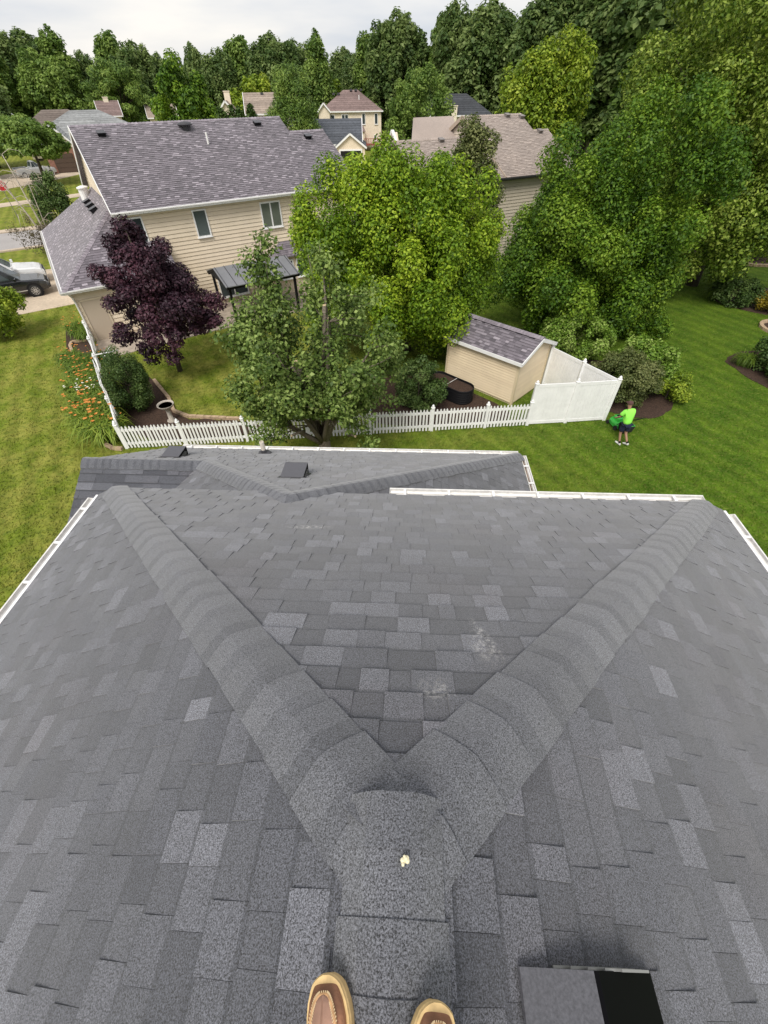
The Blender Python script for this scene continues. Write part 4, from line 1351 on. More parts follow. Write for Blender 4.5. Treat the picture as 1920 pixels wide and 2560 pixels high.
# --- the pruned pear in the middle: vase of limbs, upright shoots, pale saw cuts
def pear_tree():
    rng = np.random.default_rng(17)
    base = np.array([-2.2, 13.0, 0.0])
    t = thing('pear_tree', 'pruned pear tree with pale saw cuts in front of picket fence', 'tree', tuple(base))
    mb, cut = MB(), MB()
    fork = base + np.array([0, 0, 1.0])
    limb(mb, base - np.array([0, 0, .1]), fork, .24, .2, rng, .02, 4, 10, .4, 0)
    C = []
    def shoot(a, b, r0, r1, leaves=True):
        pts = limb(mb, a, b, r0, r1, rng, .06, 7, 6, rng.uniform(.2, .9), -.4)
        return pts
    for k in range(15):
        az = 2 * math.pi * k / 15 + rng.uniform(-.2, .2)
        out_ = rng.uniform(.5, 2.7) if k % 3 else rng.uniform(2.0, 2.8)
        h = 6.6 - out_ * 1.25 + rng.uniform(-.9, .6)
        tip = base + np.array([math.cos(az) * out_ * 1.02, math.sin(az) * out_ * .85, h])
        a = fork + np.array([math.cos(az), math.sin(az), 0]) * .1 - np.array([0, 0, rng.uniform(0, .4)])
        pts = shoot(a, tip, .105, .022)
        for i in range(2, 7):
            for j in range(3):
                p = np.array(pts[i])
                dd = rng.normal(size=3) * np.array([.55, .55, .3]); dd += np.array([math.cos(az), math.sin(az), .5]) * .5
                e = p + dd * rng.uniform(.5, 1.15)
                limb(mb, p, e, .026, .008, rng, .1, 4, 4, rng.random(), -.3)
                C += [e, p + (e - p) * .6]
        C.append(tip)
    # lower skirt
    for k in range(46):
        az = rng.uniform(0, 2 * math.pi); r_ = rng.uniform(1.5, 2.95)
        C.append(base + np.array([math.cos(az) * r_, math.sin(az) * r_ * .85, rng.uniform(1.5, 3.2)]))
    for k in range(26):
        az = rng.uniform(0, 2 * math.pi); r_ = rng.uniform(.1, 2.0)
        C.append(base + np.array([math.cos(az) * r_, math.sin(az) * r_ * .85, rng.uniform(2.0, 4.6)]))
    # tall wisps left and centre
    for (dx, dy, z0, z1, n_) in ((-1.25, .5, 4.4, 7.1, 15), (-1.9, .4, 3.4, 5.6, 13), (-2.3, .2, 3.0, 4.8, 10), (-1.0, .3, 4.0, 6.6, 8), (.2, .3, 4.8, 6.7, 10), (.75, .3, 4.4, 6.3, 9), (.5, .6, 4.8, 6.9, 8)):
        s0 = base + np.array([dx * .6, dy * .6, z0 - 2.2]); s1 = base + np.array([dx, dy, z1])
        limb(mb, s0, s1, .03, .008, rng, .04, 6, 5, .6, -.2)
        for k in range(n_): C.append(s0 + (s1 - s0) * rng.uniform(.45, 1.0) + rng.normal(size=3) * np.array([.16, .16, .2]))
    for k in range(22): C.append(base + np.array([rng.uniform(-2.5, -.9), rng.uniform(-.2, .8), rng.uniform(3.4, 5.3)]))
    C = np.array(C)
    pos, nrm, size, tone = clump_leaves(rng, C, (.22, .5), 46000, .115, 1.0, .5, .3, .5, (.1, 1.0))
    ok = (pos[:, 2] > 1.0) & ~((pos[:, 2] < 1.75) & (np.hypot(pos[:, 0] - base[0], pos[:, 1] - base[1]) < 1.35))
    ok &= ~((np.abs(pos[:, 0] - base[0]) < .95) & (pos[:, 1] < base[1] + .3) & (pos[:, 2] < .73 * (base[1] - pos[:, 1]) + 1.5))
    # let daylight through the middle where the shoots were thinned
    q = pos - base
    thin = (np.abs(q[:, 0] - .25) < .6) & (q[:, 2] > 3.6) & (q[:, 2] < 6.2) & (rng.random(len(pos)) < .5)
    ok &= ~thin
    link('crown', leaf_mesh('crown', pos[ok], nrm[ok], size[ok], tone[ok], L_PEAR, rng, .68), t, True)
    # sawn stubs: (offset of the cut, height, offset of root)
    for (x, y, z, rx, rz_, r_) in ((-.5, -.3, 3.9, -.25, 2.3, .075), (.55, -.1, 5.5, .3, 3.6, .06), (-.62, -.35, 3.75, -.35, 2.9, .045), (-.15, -.5, 3.5, -.1, 2.7, .04),
                                   (-1.75, -.8, 2.75, -1.3, 2.6, .055), (-1.35, -1.0, 1.95, -1.0, 1.9, .035), (-.85, -1.2, 1.75, -.5, 1.6, .04), (1.25, -1.0, 1.55, 1.0, 1.3, .045),
                                   (1.5, -.4, 3.1, 1.1, 2.9, .035), (-1.4, -.7, 3.1, -1.0, 3.0, .035), (-1.9, -1.0, 1.25, -1.5, 1.2, .035), (.6, 0, 5.1, .5, 4.3, .04)):
        a, b = base + np.array([rx, y * .6, rz_]), base + np.array([x, y, z])
        mb.tube([a, (a + b) / 2 + np.array([.02, .02, .03]), b], [r_ * 1.15, r_ * 1.05, r_], 8, tone=.6)
        d = unit(b - a + np.array([0, 0, .25]))
        x_ = unit(np.cross(d, (0.3, 1, .1))); y_ = np.cross(d, x_)
        cut.lathe([(r_ * .98, .0), (r_ * .98, .012)], 10, b + unit(b - a) * .004, ax=(x_, y_, d))
    mb.build('trunk', tonemat('pear_bark', [(0, (.10, .08, .06)), (1, (.22, .19, .15))], .95, nscale=20, namt=.4, bump=.6, bscale=24), t, smooth=True)
    cut.build('saw_cut', M_CUT, t)['kind'] = 'stuff'
    return t


pear_tree()

# --- other single trees
make_tree('small_tree', 'small lime green tree at the driveway edge', (-21.6, 24.4, 0), [((-21.5, 24.4, 1.25), (1.35, 1.35, 1.05))], 60, 14000, .13, L_YEL, 6, (.3, .55), .06)
make_tree('slender_tree', 'narrow upright green tree in front of brown roofed house', (6.3, 33.0, 0),
          [((5.9, 33.0, 6.6), (1.25, 1.2, 2.3)), ((6.8, 33.0, 3.4), (1.1, 1.1, 2.0))], 110, 24000, .14, L_OLIVE, 7, (.3, .6), .09)
make_tree('yellow_green_tree', 'yellow green tree behind the brown roofed house', (18.0, 60.0, 0),
          [((17.0, 60.0, 7.0), (4.6, 4.4, 4.6)), ((17.6, 60, 9.6), (3.0, 3.0, 2.4))], 150, 32000, .3, L_YEL, 8, (.7, 1.2), .25, zs=1.3)
make_tree('olive_tree', 'rounded grey green tree beside the mauve roofed house', (5.2, 70.0, 0), [((4.9, 70, 6.2), (3.7, 3.6, 4.6))], 150, 26000, .26, L_FAR2, 9, (.5, .85), .2)
make_tree('spruce_tree', 'soft needled pine tree behind beige house near its left end', (-59.5, 138.0, 0),
          [((-59.5, 138, 7.5), (6.6, 6, 5.2)), ((-60, 138, 11.2), (4.2, 4.2, 3.2))], 90, 22000, .7, L_PINE, 10, (1.2, 2.0), .3, zs=.6, aspect=.22)
make_tree('round_tree', 'rounded mid green tree at the far left beside pine', (-74.5, 137.0, 0), [((-74.5, 137, 9.5), (6.0, 6.0, 5.6)), ((-70.5, 137, 7.5), (4.6, 4.6, 4.6))], 90, 20000, .6, L_FAR2, 11, (1.0, 1.8), .2)
make_tree('oak_tree', 'dark round tree just behind the beige house ridge', (-19.5, 60.0, 0), [((-20.0, 60, 6.2), (3.0, 3.0, 4.7))], 110, 26000, .28, L_DEEP, 12, (.6, 1.0), .22)
make_tree('lawn_tree', 'flat topped tree over the silver pickup truck', (-49.5, 79.5, 0), [((-49.3, 79.5, 4.6), (5.0, 4.6, 1.7)), ((-49, 79.5, 5.8), (3.4, 3.2, 1.2))], 80, 17000, .36, L_FAR2, 13, (.7, 1.2), .28, zs=.6)
make_tree('edge_tree', 'dark green tree cut by the left frame edge above the street', (-64.0, 84.0, 0), [((-62.5, 84, 6.0), (4.5, 4.5, 6.0))], 80, 16000, .4, L_FAR2, 14, (.8, 1.4), .25)
make_tree('pine_tree', 'tall pale green pine tree between tan and mauve roofs', (-13.0, 92.0, 0),
          [((-13.6, 92, 5.6), (3.7, 3.6, 3.6)), ((-13.4, 92, 9.2), (2.2, 2.2, 3.0))], 110, 26000, .42, L_PINE, 15, (.9, 1.5), .25, zs=.7, aspect=.25)
for i, (x, y, r_, z_, lab) in enumerate(((-25.0, 118, 4.6, 7.0, 'lime green tree behind the tan roofed house'), (-12.5, 132, 4.0, 7.5, 'small lime tree behind mauve roof at its left'))):
    make_tree('lime_tree', lab, (x, y, 0), [((x, y, z_), (r_, r_, 4.0))], 50, 9000, .55, L_YEL, 40 + i, (.9, 1.6), .2)
make_tree('round_shrub', 'round clipped green shrub by the sidewalk beyond garage roof', (-33.5, 53.2, 0), [((-33.5, 53.2, 1.9), (1.7, 1.7, 1.9))], 50, 9000, .2, L_SHRUB, 50, (.4, .7), .08, cat='shrub')

# columnar arborvitae by the tan house
for i in range(4):
    x, y = -25.0 + i * 1.55, 93.0 - .3 * i
    h_ = 7.6 + .4 * (i % 2)
    make_tree('arborvitae', ['leftmost', 'second', 'third', 'rightmost'][i] + ' slim columnar evergreen of the row before tan house', (x, y, 0), [((x, y, h_ * .45), (.8, .8, h_ * .46)), ((x, y, h_ * .75), (.4, .4, h_ * .28))], 34, 3000, .4, L_SHRUB, 60 + i, (.4, .6), .1, group='arborvitae row', cat='evergreen', zs=1.8)

# bare weeping birch by the street
bt_ = MB(); rngb = np.random.default_rng(3)
bb = np.array([-27.4, 41.0, 0])
tb_ = thing('weeping_birch', 'half bare white stemmed birch with drooping twigs by the street', 'tree', tuple(bb))
for k, (dx, dy, h_, r_) in enumerate(((-.6, .3, 6.6, .09), (-3.2, .2, 7.6, .07), (-2.0, .6, 5.6, .06), (.4, .2, 5.2, .05))):
    top = bb + np.array([dx, dy, h_])
    pts = limb(bt_, bb, top, r_, .02, rngb, .05, 7, 6, .7, -.1)
    for j in range(8):
        p = np.array(pts[rngb.integers(2, 7)]); az = rngb.uniform(0, 6.28); L_ = rngb.uniform(.7, 1.7)
        e = p + np.array([math.cos(az) * L_, math.sin(az) * L_, rngb.uniform(-.2, .5)]); e2 = e + np.array([math.cos(az) * .35, math.sin(az) * .35, -rngb.uniform(.5, 1.4)])
        bt_.tube([p, (p + e) / 2 + np.array([0, 0, .2]), e, e2], [.025, .018, .012, .006], 5, tone=rngb.random())
bt_.build('trunk', M_BARKP, tb_, smooth=True)
Cb = np.array([bb + np.array([rngb.uniform(-2.2, 2.2), rngb.uniform(-1.5, 1.5), rngb.uniform(.3, 2.4)]) for _ in range(60)])
pos, nrm, size, tone = clump_leaves(rngb, Cb, (.25, .5), 5200, .16, 1.4, .1, .3, .4)
link('crown', leaf_mesh('crown', pos, nrm, size, tone, leafmat('leaf_dry', (.06, .045, .03), (.12, .095, .06), (.2, .17, .10)), rngb, .3), tb_, True)

# --- far tree line: a few full trees, copied
ORD = ['first', 'second', 'third', 'fourth', 'fifth', 'sixth', 'seventh', 'eighth', 'ninth', 'tenth', 'eleventh', 'twelfth', 'thirteenth', 'fourteenth', 'fifteenth', 'sixteenth']
far_proto = []
far_all = []
for i, (lm, shape) in enumerate(((L_FAR, 'oval'), (L_FAR2, 'tall'), (L_FAR, 'broad'), (L_FAR2, 'oval'))):
    if shape == 'oval': el = [((0, 0, 9.5), (5.2, 5.0, 8.6)), ((1.5, 0, 13.5), (3.4, 3.4, 5.6)), ((-2, 0, 12.5), (3.2, 3.2, 5.2))]
    elif shape == 'tall': el = [((0, 0, 8.5), (3.9, 3.8, 7.8)), ((.3, 0, 14.5), (2.5, 2.5, 6.0)), ((-1.6, .4, 12), (2.0, 2.0, 4.5))]
    else: el = [((0, 0, 8.5), (6.6, 5.6, 7.6)), ((3, 0, 12), (3.6, 3.6, 5)), ((-3, .5, 12.5), (3.6, 3.6, 5)), ((0, 0, 14.5), (3.0, 3.0, 4.4))]
    far_proto.append(make_tree('far_tree', 'x', (0, 0, 0), el, 230, 26000, .62, lm, 70 + i, (.75, 1.5), .35, zs=1.35, nlimb=10, inner=.45, ctone=.45))
# (angle to the right in degrees, distance, top height, width factor, kind)
FT = []
rt = random.Random(9)
def cols():
    # screen column of each tree, height of its top
    data = [(-35, 160, 15.5, 1.2), (-20, 158, 17.5, 1.1), (45, 165, 19.6, 1.0), (95, 168, 20.8, 1.2), (150, 162, 19.6, 1.1), (192, 166, 16.4, .9), (228, 170, 13.5, .7), (265, 168, 20.6, .9), (310, 160, 18.6, 1.0), (352, 165, 15.6, 1.0),
            (405, 140, 12.6, .7), (430, 132, 15.8, .7), (478, 130, 15.6, .9), (532, 136, 17.2, 1.1), (590, 130, 18.4, 1.1), (640, 134, 17.4, 1.0), (692, 128, 17.2, 1.0), (738, 150, 15.6, 1.1), (768, 142, 15.4, .9), (806, 136, 18.2, .9), (862, 128, 20.6, 1.0),
            (905, 134, 17.6, .9), (944, 128, 20.0, .75), (985, 120, 19.6, 1.0), (1035, 116, 21.0, 1.15), (1085, 120, 18.8, 1.0), (1130, 118, 19.5, 1.0), (1180, 112, 21.4, 1.15), (1235, 114, 20.6, 1.1), (1290, 110, 22.4, 1.2), (1350, 106, 23, 1.2), (1420, 104, 24, 1.3), (1500, 100, 25, 1.3), (1580, 98, 26, 1.3), (1650, 96, 26, 1.3), (1720, 95, 25, 1.3), (-90, 120, 16, 1.3)]
    return data
first = [True] * 4
tan_c = 1058.0 / 0.7028 * 0.0
for k, (px, dist, top, wf) in enumerate(cols()):
    X_ = (px * 1920 / 1659 - 960)
    d_ = CAM_M @ np.array([X_, 1060.0, -1058.0]); az = math.atan2(d_[0], d_[1])
    pr = far_proto[(k * 7 + (k // 3)) % 4]; pi_ = far_proto.index(pr)
    if first[pi_]: o = pr; first[pi_] = False
    else: o = copy_tree(pr)
    h0 = {0: 19.2, 1: 20.6, 2: 19.0, 3: 19.2}[pi_]
    o.location = (math.sin(az) * dist, math.cos(az) * dist, 0); o.rotation_euler = (0, 0, rt.uniform(0, 6.28))
    s = top / h0
    o.scale = (s * wf * .95, s * wf * .95, s * rt.uniform(.93, 1.02))
    far_all.append((0, px, pi_, o))
# second, lower rank that closes the gaps
for k in range(30):
    px = -60 + k * 60 + rt.uniform(-15, 15); dist = rt.uniform(172, 200)
    d_ = CAM_M @ np.array([px * 1920 / 1659 - 960, 1060.0, -1058.0]); az = math.atan2(d_[0], d_[1])
    pi_ = rt.choice((0, 2, 2, 3)); o = copy_tree(far_proto[pi_])
    s = rt.uniform(11.0, 14.5) / 19.2 * (1.25 if px > 950 else 1)
    o.location = (math.sin(az) * dist, math.cos(az) * dist, 0); o.rotation_euler = (0, 0, rt.uniform(0, 6.28)); o.scale = (s * 1.4, s * 1.4, s)
    far_all.append((1, px, pi_, o))

cnt_ = {}
for rank, px, pi_, o in sorted(far_all, key=lambda q: (q[0], q[1])):
    seg = 'the far left rooftops' if px < 140 else ('the beige house roof' if px < 600 else ('the mauve roofed house' if px < 850 else ('the brown roofed house' if px < 1280 else 'the sycamore')))
    k = cnt_.get((rank, seg), 0); cnt_[(rank, seg)] = k + 1
    kind_ = ['oval', 'slim', 'broad', 'paler oval'][pi_]
    tag(o, f"{ORD[k]} from left in {'front' if rank == 0 else 'rear'} tree line above {seg}, {kind_} crown", 'tree', 'distant tree line')


# --- shrubs
def shrub(name, label, c, r, nleaf, leaf, lm, seed, ncl=40, rad=(.2, .4), cat='shrub', aspect=.6, group=None):
    return make_tree(name, label, (c[0], c[1], 0), [((c[0], c[1], r[2] * .95), r)], ncl, nleaf, leaf, lm, seed, rad, .04, cat=cat, nlimb=6, aspect=aspect, zs=1.0, group=group, zmin=-.95)


shrub('olive_shrub', 'large olive green shrub beside the end of white privacy fence', (10.55, 16.9, 0), (1.35, 1.35, 1.0), 26000, .085, L_OLIVE, 80, 120, (.2, .36))
shrub('hydrangea_shrub', 'bright green leafy shrub with pale tips behind olive shrub', (11.7, 17.9, 0), (1.25, 1.2, .95), 14000, .12, L_LIME, 81, 80, (.22, .4))
shrub('lime_shrub', 'lime green shrub right behind the shed roof', (9.6, 20.9, 0), (1.7, 1.3, 1.05), 14000, .11, L_LIME, 82, 80, (.25, .42))
shrub('yellow_shrub', 'small yellow green shrub at lawn edge beside mulch bed', (12.6, 16.75, 0), (.75, .7, .62), 5000, .09, L_YEL, 83, 40, (.16, .3))
shrub('dark_shrub', 'dark green shrub between the pear tree and planter', (1.55, 16.5, 0), (1.0, .95, .95), 12000, .09, L_SHRUB, 84, 70, (.2, .34))
make_tree('trellis_shrub', 'tall dark clipped shrub growing on white trellis', (-10.9, 16.6, 0), [((-10.9, 16.6, 1.15), (.85, 1.2, 1.2))], 110, 22000, .07, L_SHRUB, 85, (.18, .3), .05, cat='shrub', nlimb=6, zmin=-.95)
shrub('bed_shrub', 'grey green shrub in the mulch bed under the sycamore', (22.2, 28.0, 0), (1.2, 1.2, .7), 8000, .12, L_SHRUB, 86, 50, (.25, .4))
shrub('gold_shrub', 'golden yellow shrub in the mulch bed under the sycamore', (23.6, 26.7, 0), (.9, .9, .5), 5000, .10, leafmat('leaf_gold', (.15, .12, .01), (.28, .21, .015), (.42, .32, .03)), 87, 40, (.2, .34))
shrub('edge_shrub', 'dark leafy shrub cut by the right frame edge', (19.0, 19.0, 0), (1.1, 1.3, .62), 8000, .12, L_SHRUB, 88, 50, (.25, .4))
shrub('far_bed_shrub', 'dark shrub in the far mulch bed behind sycamore', (29.3, 38.2, 0), (2.6, 1.2, .9), 7000, .15, L_SHRUB, 89, 60, (.3, .5))
shrub('under_shrub', 'shaded green shrub under the deep green maple', (14.2, 23.3, 0), (1.3, 1.2, .8), 7000, .12, L_DEEP, 90, 50, (.25, .42))
shrub('gable_shrub', 'shaded shrub below the bright green maple beside shed', (4.9, 20.6, 0), (1.2, 1.0, .8), 6000, .12, L_SHRUB, 91, 50, (.25, .42))


# --- daylilies along the side fence
def lily(name, label, loc, seed, nblade=230, nflow=16, hgt=.62, yellow=0.0, group=None, fmat=None):
    rng = np.random.default_rng(seed)
    t = thing(name, label, 'plant', (loc[0], loc[1], 0), 0, group)
    mb = MB()
    for k in range(nblade):
        az = rng.uniform(0, 2 * math.pi); r_ = rng.uniform(0, .34); L_ = rng.uniform(.35, .62)
        b0 = np.array([math.cos(az * 3 + k) * r_, math.sin(az * 3 + k) * r_, 0])
        d = np.array([math.cos(az), math.sin(az), 0]); sd = np.array([-d[1], d[0], 0]) * .011
        p1 = b0 + d * L_ * .28 + Zv * hgt * rng.uniform(.6, .95); p2 = b0 + d * L_ * .75 + Zv * hgt * rng.uniform(.65, 1.0) * .95; p3 = b0 + d * L_ * 1.15 + Zv * hgt * rng.uniform(.15, .6)
        mb.add([b0 - sd, b0 + sd, p1 + sd * 1.3, p1 - sd * 1.3, p2 + sd, p2 - sd, p3], [(0, 1, 2, 3), (3, 2, 4, 5), (5, 4, 6)], np.clip(rng.uniform(.1, .8) + yellow, 0, 1))
    mb.build('foliage', L_LILY, t, world=False)
    if nflow:
        st, fl = MB(), []
        for k in range(nflow):
            az = rng.uniform(0, 2 * math.pi); r_ = rng.uniform(.1, .62)
            tip = np.array([math.cos(az) * r_, math.sin(az) * r_, rng.uniform(.72, 1.05)])
            st.tube([tip * np.array([.3, .3, 0]), tip * np.array([.75, .75, .7]), tip], .006, 4)
            f = MB(); ph = rng.uniform(0, 1); sz = rng.uniform(.035, .058); tilt = rng.normal(size=3) * .4
            for j in range(6):
                a = j * math.pi / 3 + ph; d = unit(np.array([math.cos(a), math.sin(a), .45]) + tilt * .5); s_ = np.array([-math.sin(a), math.cos(a), 0]) * sz * .38
                f.add([tip, tip + d * sz * .6 + s_, tip + d * sz * 1.15 - Zv * sz * .25, tip + d * sz * .6 - s_], [(0, 1, 2, 3)], rng.random())
            f.build('flower', fmat or tonemat('daylily_orange', [(0, (.66, .20, .03)), (1, (.86, .42, .12))], .6, translucent=.25), t, world=False)
        st.build('stalk', L_LILY, t, world=False)['kind'] = 'stuff'
    return t


spots = [(-17.5, 24.7, .9, 12), (-16.7, 23.9, .9, 10), (-15.9, 20.9, .9, 10), (-15.1, 20.3, 1.0, 12), (-14.6, 19.3, 1.0, 11), (-13.9, 18.6, 1.0, 9), (-13.75, 17.7, 1.0, 10), (-12.9, 17.2, 1.0, 8),
         (-12.55, 16.2, 1.05, 9), (-11.9, 15.6, 1.05, 8), (-11.7, 14.8, 1.1, 9), (-11.05, 14.25, 1.1, 7), (-12.15, 15.2, 1.0, 6), (-13.2, 18.3, 1.0, 7), (-14.4, 20.7, .9, 6)]
protos = [lily('daylily', 'orange daylily clump in bloom along the side picket fence', (0, 0), 100 + i, 260, 9 + i, .62, y_, 'daylilies along the fence') for i, y_ in enumerate((-.1, .1, .25))]
used = [False] * 3
spots.sort(key=lambda q: -q[1])
rl = random.Random(6)
for i, (x, y, s, nf_) in enumerate(spots):
    pi_ = 2 if y < 16 else (1 if y < 19 else 0)
    o = protos[pi_] if not used[pi_] else copy_tree(protos[pi_]); used[pi_] = True
    o.location = (x, y, 0); o.rotation_euler = (0, 0, rl.uniform(0, 6.28)); o.scale = (s * 1.45, s * 1.45, s * 1.2) if i > 6 else (s * 1.25, s * 1.25, s * 1.1)
    o['label'] = f'{ORD[i]} orange daylily clump from the garage end of side fence'
for i, (x, y) in enumerate(((-10.9, 16.0 - 1.2), (-12.5, 18.4), (-13.4, 19.9))):
    o = copy_tree(protos[1]); o.location = (x, y, 0); o.rotation_euler = (0, 0, rl.uniform(0, 6.28)); o.scale = (.8, .8, .85)
    o['label'] = ['orange daylily clump inside the yard at the picket corner', 'orange daylily clump inside the yard beside the trellis shrub', 'orange daylily clump inside the yard nearest the patio'][i]; o['group'] = 'daylilies inside the yard'
lily('hosta', 'white flowering plant clump among the daylilies', (-13.1, 17.0), 120, 160, 22, .5, .2, None, plain('white_flower', (.8, .78, .66), .7))
for i, (x, y) in enumerate(((18.4, 17.6), (17.9, 19.7), (21.4, 28.9))):
    lily('grassy_plant', ['arching grassy plant at the right frame edge', 'arching grassy plant at the lawn side of the right bed', 'grassy plant at the near tip of the sycamore bed'][i], (x, y), 130 + i, 260, 0, .6, -.15)

# stone edging of the beds
def edging(name, label, pts, w_=.14, h_=.12):
    t = thing(name, label, 'edging', (pts[0][0], pts[0][1], 0))
    P = [np.array([p[0], p[1], 0.0]) for p in pts]
    rr_ = random.Random(len(pts))
    for i in range(len(P) - 1):
        L_ = np.linalg.norm(P[i + 1] - P[i]); k = max(1, int(L_ / .32))
        for j in range(k):
            a = P[i] + (P[i + 1] - P[i]) * (j + .02) / k; b = P[i] + (P[i + 1] - P[i]) * (j + .98) / k
            z = h_ / 2 + rr_.uniform(-.01, .01)
            MB().bar(a + Zv * z, b + Zv * z, w_, h_).build('stone', M_EDGE, t)


def arc(cx, cy, r, a0, a1, n=9, sy=1.0):
    return [(cx + r * math.cos(R(a0 + (a1 - a0) * k / n)), cy + r * sy * math.sin(R(a0 + (a1 - a0) * k / n))) for k in range(n + 1)]


edging('bed_edging', 'curved tan stone edging at the near corner of daylily bed', [(-10.2, 13.5), (-10.6, 13.55), (-11.0, 13.8), (-11.35, 14.2), (-12.3, 15.4), (-12.7, 15.9)])
edging('bed_edging', 'curved tan stone edging of the flower pocket beside garage', [(-15.2, 21.35), (-15.8, 21.55), (-16.5, 22.1), (-17.1, 23.0), (-17.25, 23.5), (-16.5, 23.7)])
edging('bed_edging', 'tan stone edging round the mulch bed inside the yard', [(-11.0, 19.0), (-9.7, 17.3), (-9.1, 16.2), (-8.3, 15.75), (-7.3, 15.65), (-6.0, 15.5)])
edging('stone_ring', 'pale stone ring round mulch at right frame edge', arc(22.7, 23.9, 1.1, 60, 300, 12), .2, .14)
flat('mulch_bed', None, arc(22.7, 23.9, 1.05, 0, 350, 14), .024, M_MULCH)
edging('rock_edging', 'pinkish rock edging of the far mulch bed behind sycamore', [(25.3, 37.9), (26.5, 36.5), (28.2, 35.5), (30.5, 35.1), (32.5, 34.9)], .3, .15)

# --- grass blades on the lawn in view (uncountable)
def grass():
    rng = np.random.default_rng(77)
    n = 330000
    # more blades close by
    x = rng.uniform(-34, 26, n * 2); y = rng.uniform(1.5, 34, n * 2)
    keep = rng.random(n * 2) < np.clip(14.0 / np.hypot(x, y + 2), .12, 1) ** 1.6
    x, y = x[keep], y[keep]
    # not on roofs, slabs or beds
    def inside(poly):
        p = np.array(poly); m = np.zeros(len(x), bool); j = len(p) - 1
        for i in range(len(p)):
            c = ((p[i, 1] > y) != (p[j, 1] > y)) & (x < (p[j, 0] - p[i, 0]) * (y - p[i, 1]) / (p[j, 1] - p[i, 1] + 1e-9) + p[i, 0])
            m ^= c; j = i
        return m
    bad = np.zeros(len(x), bool)
    for o in bpy.data.objects:
        if o.get('kind') == 'structure' and o.name.split('.')[0] != 'ground':
            vs_ = [o.data.vertices[i].co for i in o.data.polygons[0].vertices]
            bad |= inside([(v.x, v.y) for v in vs_])
    for fr, rect in ((F0, (-5.5, 2.4, -6, 7.2)), (F1, (-3.8, 14.5, -1.7, 13)), (FS, (0, 2.4, 0, 3.63)), (F0, (-5, 5, -6, 4.3))):
        q = np.stack([x - fr.o[0], y - fr.o[1]], 1); u_ = q @ fr.u[:2]; v_ = q @ fr.n[:2]
        bad |= (u_ > rect[0]) & (u_ < rect[1]) & (v_ > rect[2]) & (v_ < rect[3])
    x, y = x[~bad], y[~bad]
    n = len(x)
    az = rng.uniform(0, 2 * math.pi, n); h = rng.uniform(.035, .085, n); wd = rng.uniform(.010, .02, n); lean = rng.uniform(.02, .09, n)
    la = rng.normal(.6, 1.1, n)
    v = np.zeros((n, 3, 3))
    v[:, 0] = np.stack([x - np.cos(az) * wd, y - np.sin(az) * wd, np.zeros(n)], 1)
    v[:, 1] = np.stack([x + np.cos(az) * wd, y + np.sin(az) * wd, np.zeros(n)], 1)
    v[:, 2] = np.stack([x + np.cos(la) * lean, y + np.sin(la) * lean, h], 1)
    me = bpy.data.meshes.new('grass')
    me.vertices.add(n * 3); me.vertices.foreach_set('co', v.reshape(-1).astype(np.float32))
    me.loops.add(n * 3); me.loops.foreach_set('vertex_index', np.arange(n * 3, dtype=np.int32))
    me.polygons.add(n); me.polygons.foreach_set('loop_start', np.arange(0, n * 3, 3, dtype=np.int32))
    me.materials.append(M_LAWN)
    me.update(calc_edges=True)
    tag(link('grass', me), 'short mown grass over the back lawns', 'grass', kind='stuff')


grass()

# ------------------------------------------------------------------ houses in the distance
def far_roof(name, c, dark=.75):
    return tonemat(name, [(0, tuple(x * dark for x in c)), (1, c)], .9, nscale=2.2, namt=.16, big=.25, bigamt=.12)


FR_TAN, FR_MAUVE, FR_SLATE, FR_GREY, FR_BROWN, FR_DARK = (far_roof('far_tan_roof', (.33, .27, .225)), far_roof('far_mauve_roof', (.24, .175, .165)), far_roof('far_slate_roof', (.105, .115, .135)),
                                                          far_roof('far_grey_roof', (.32, .33, .335)), far_roof('far_brown_roof', (.20, .165, .145)), far_roof('far_dark_roof', (.07, .075, .085)))
M_BRICK = plain('far_brick', (.30, .15, .11), .9, nscale=3, namt=.2)
M_SNOWWALL = plain('far_white_wall', (.72, .72, .72), .7)


def roof_rows(mb, quad, n=10):
    """far roof plane in stepped courses: quad = eave a, b, ridge c (over b), d (over a)"""
    a, b, c, d = [np.asarray(p, float) for p in quad]
    nr_ = unit(np.cross(b - a, d - a)); nr_ = nr_ if nr_[2] > 0 else -nr_
    rr_ = random.Random(int(abs(a[0] * 10)))
    for k in range(n):
        t0, t1 = k / n, (k + 1) / n
        p = [a + (d - a) * t0, b + (c - b) * t0, b + (c - b) * t1, a + (d - a) * t1]
        p[0] = p[0] + nr_ * .03; p[1] = p[1] + nr_ * .03
        mb.add(p + [a + (d - a) * t0, b + (c - b) * t0], [(0, 1, 2, 3), (4, 5, 1, 0)], rr_.random())


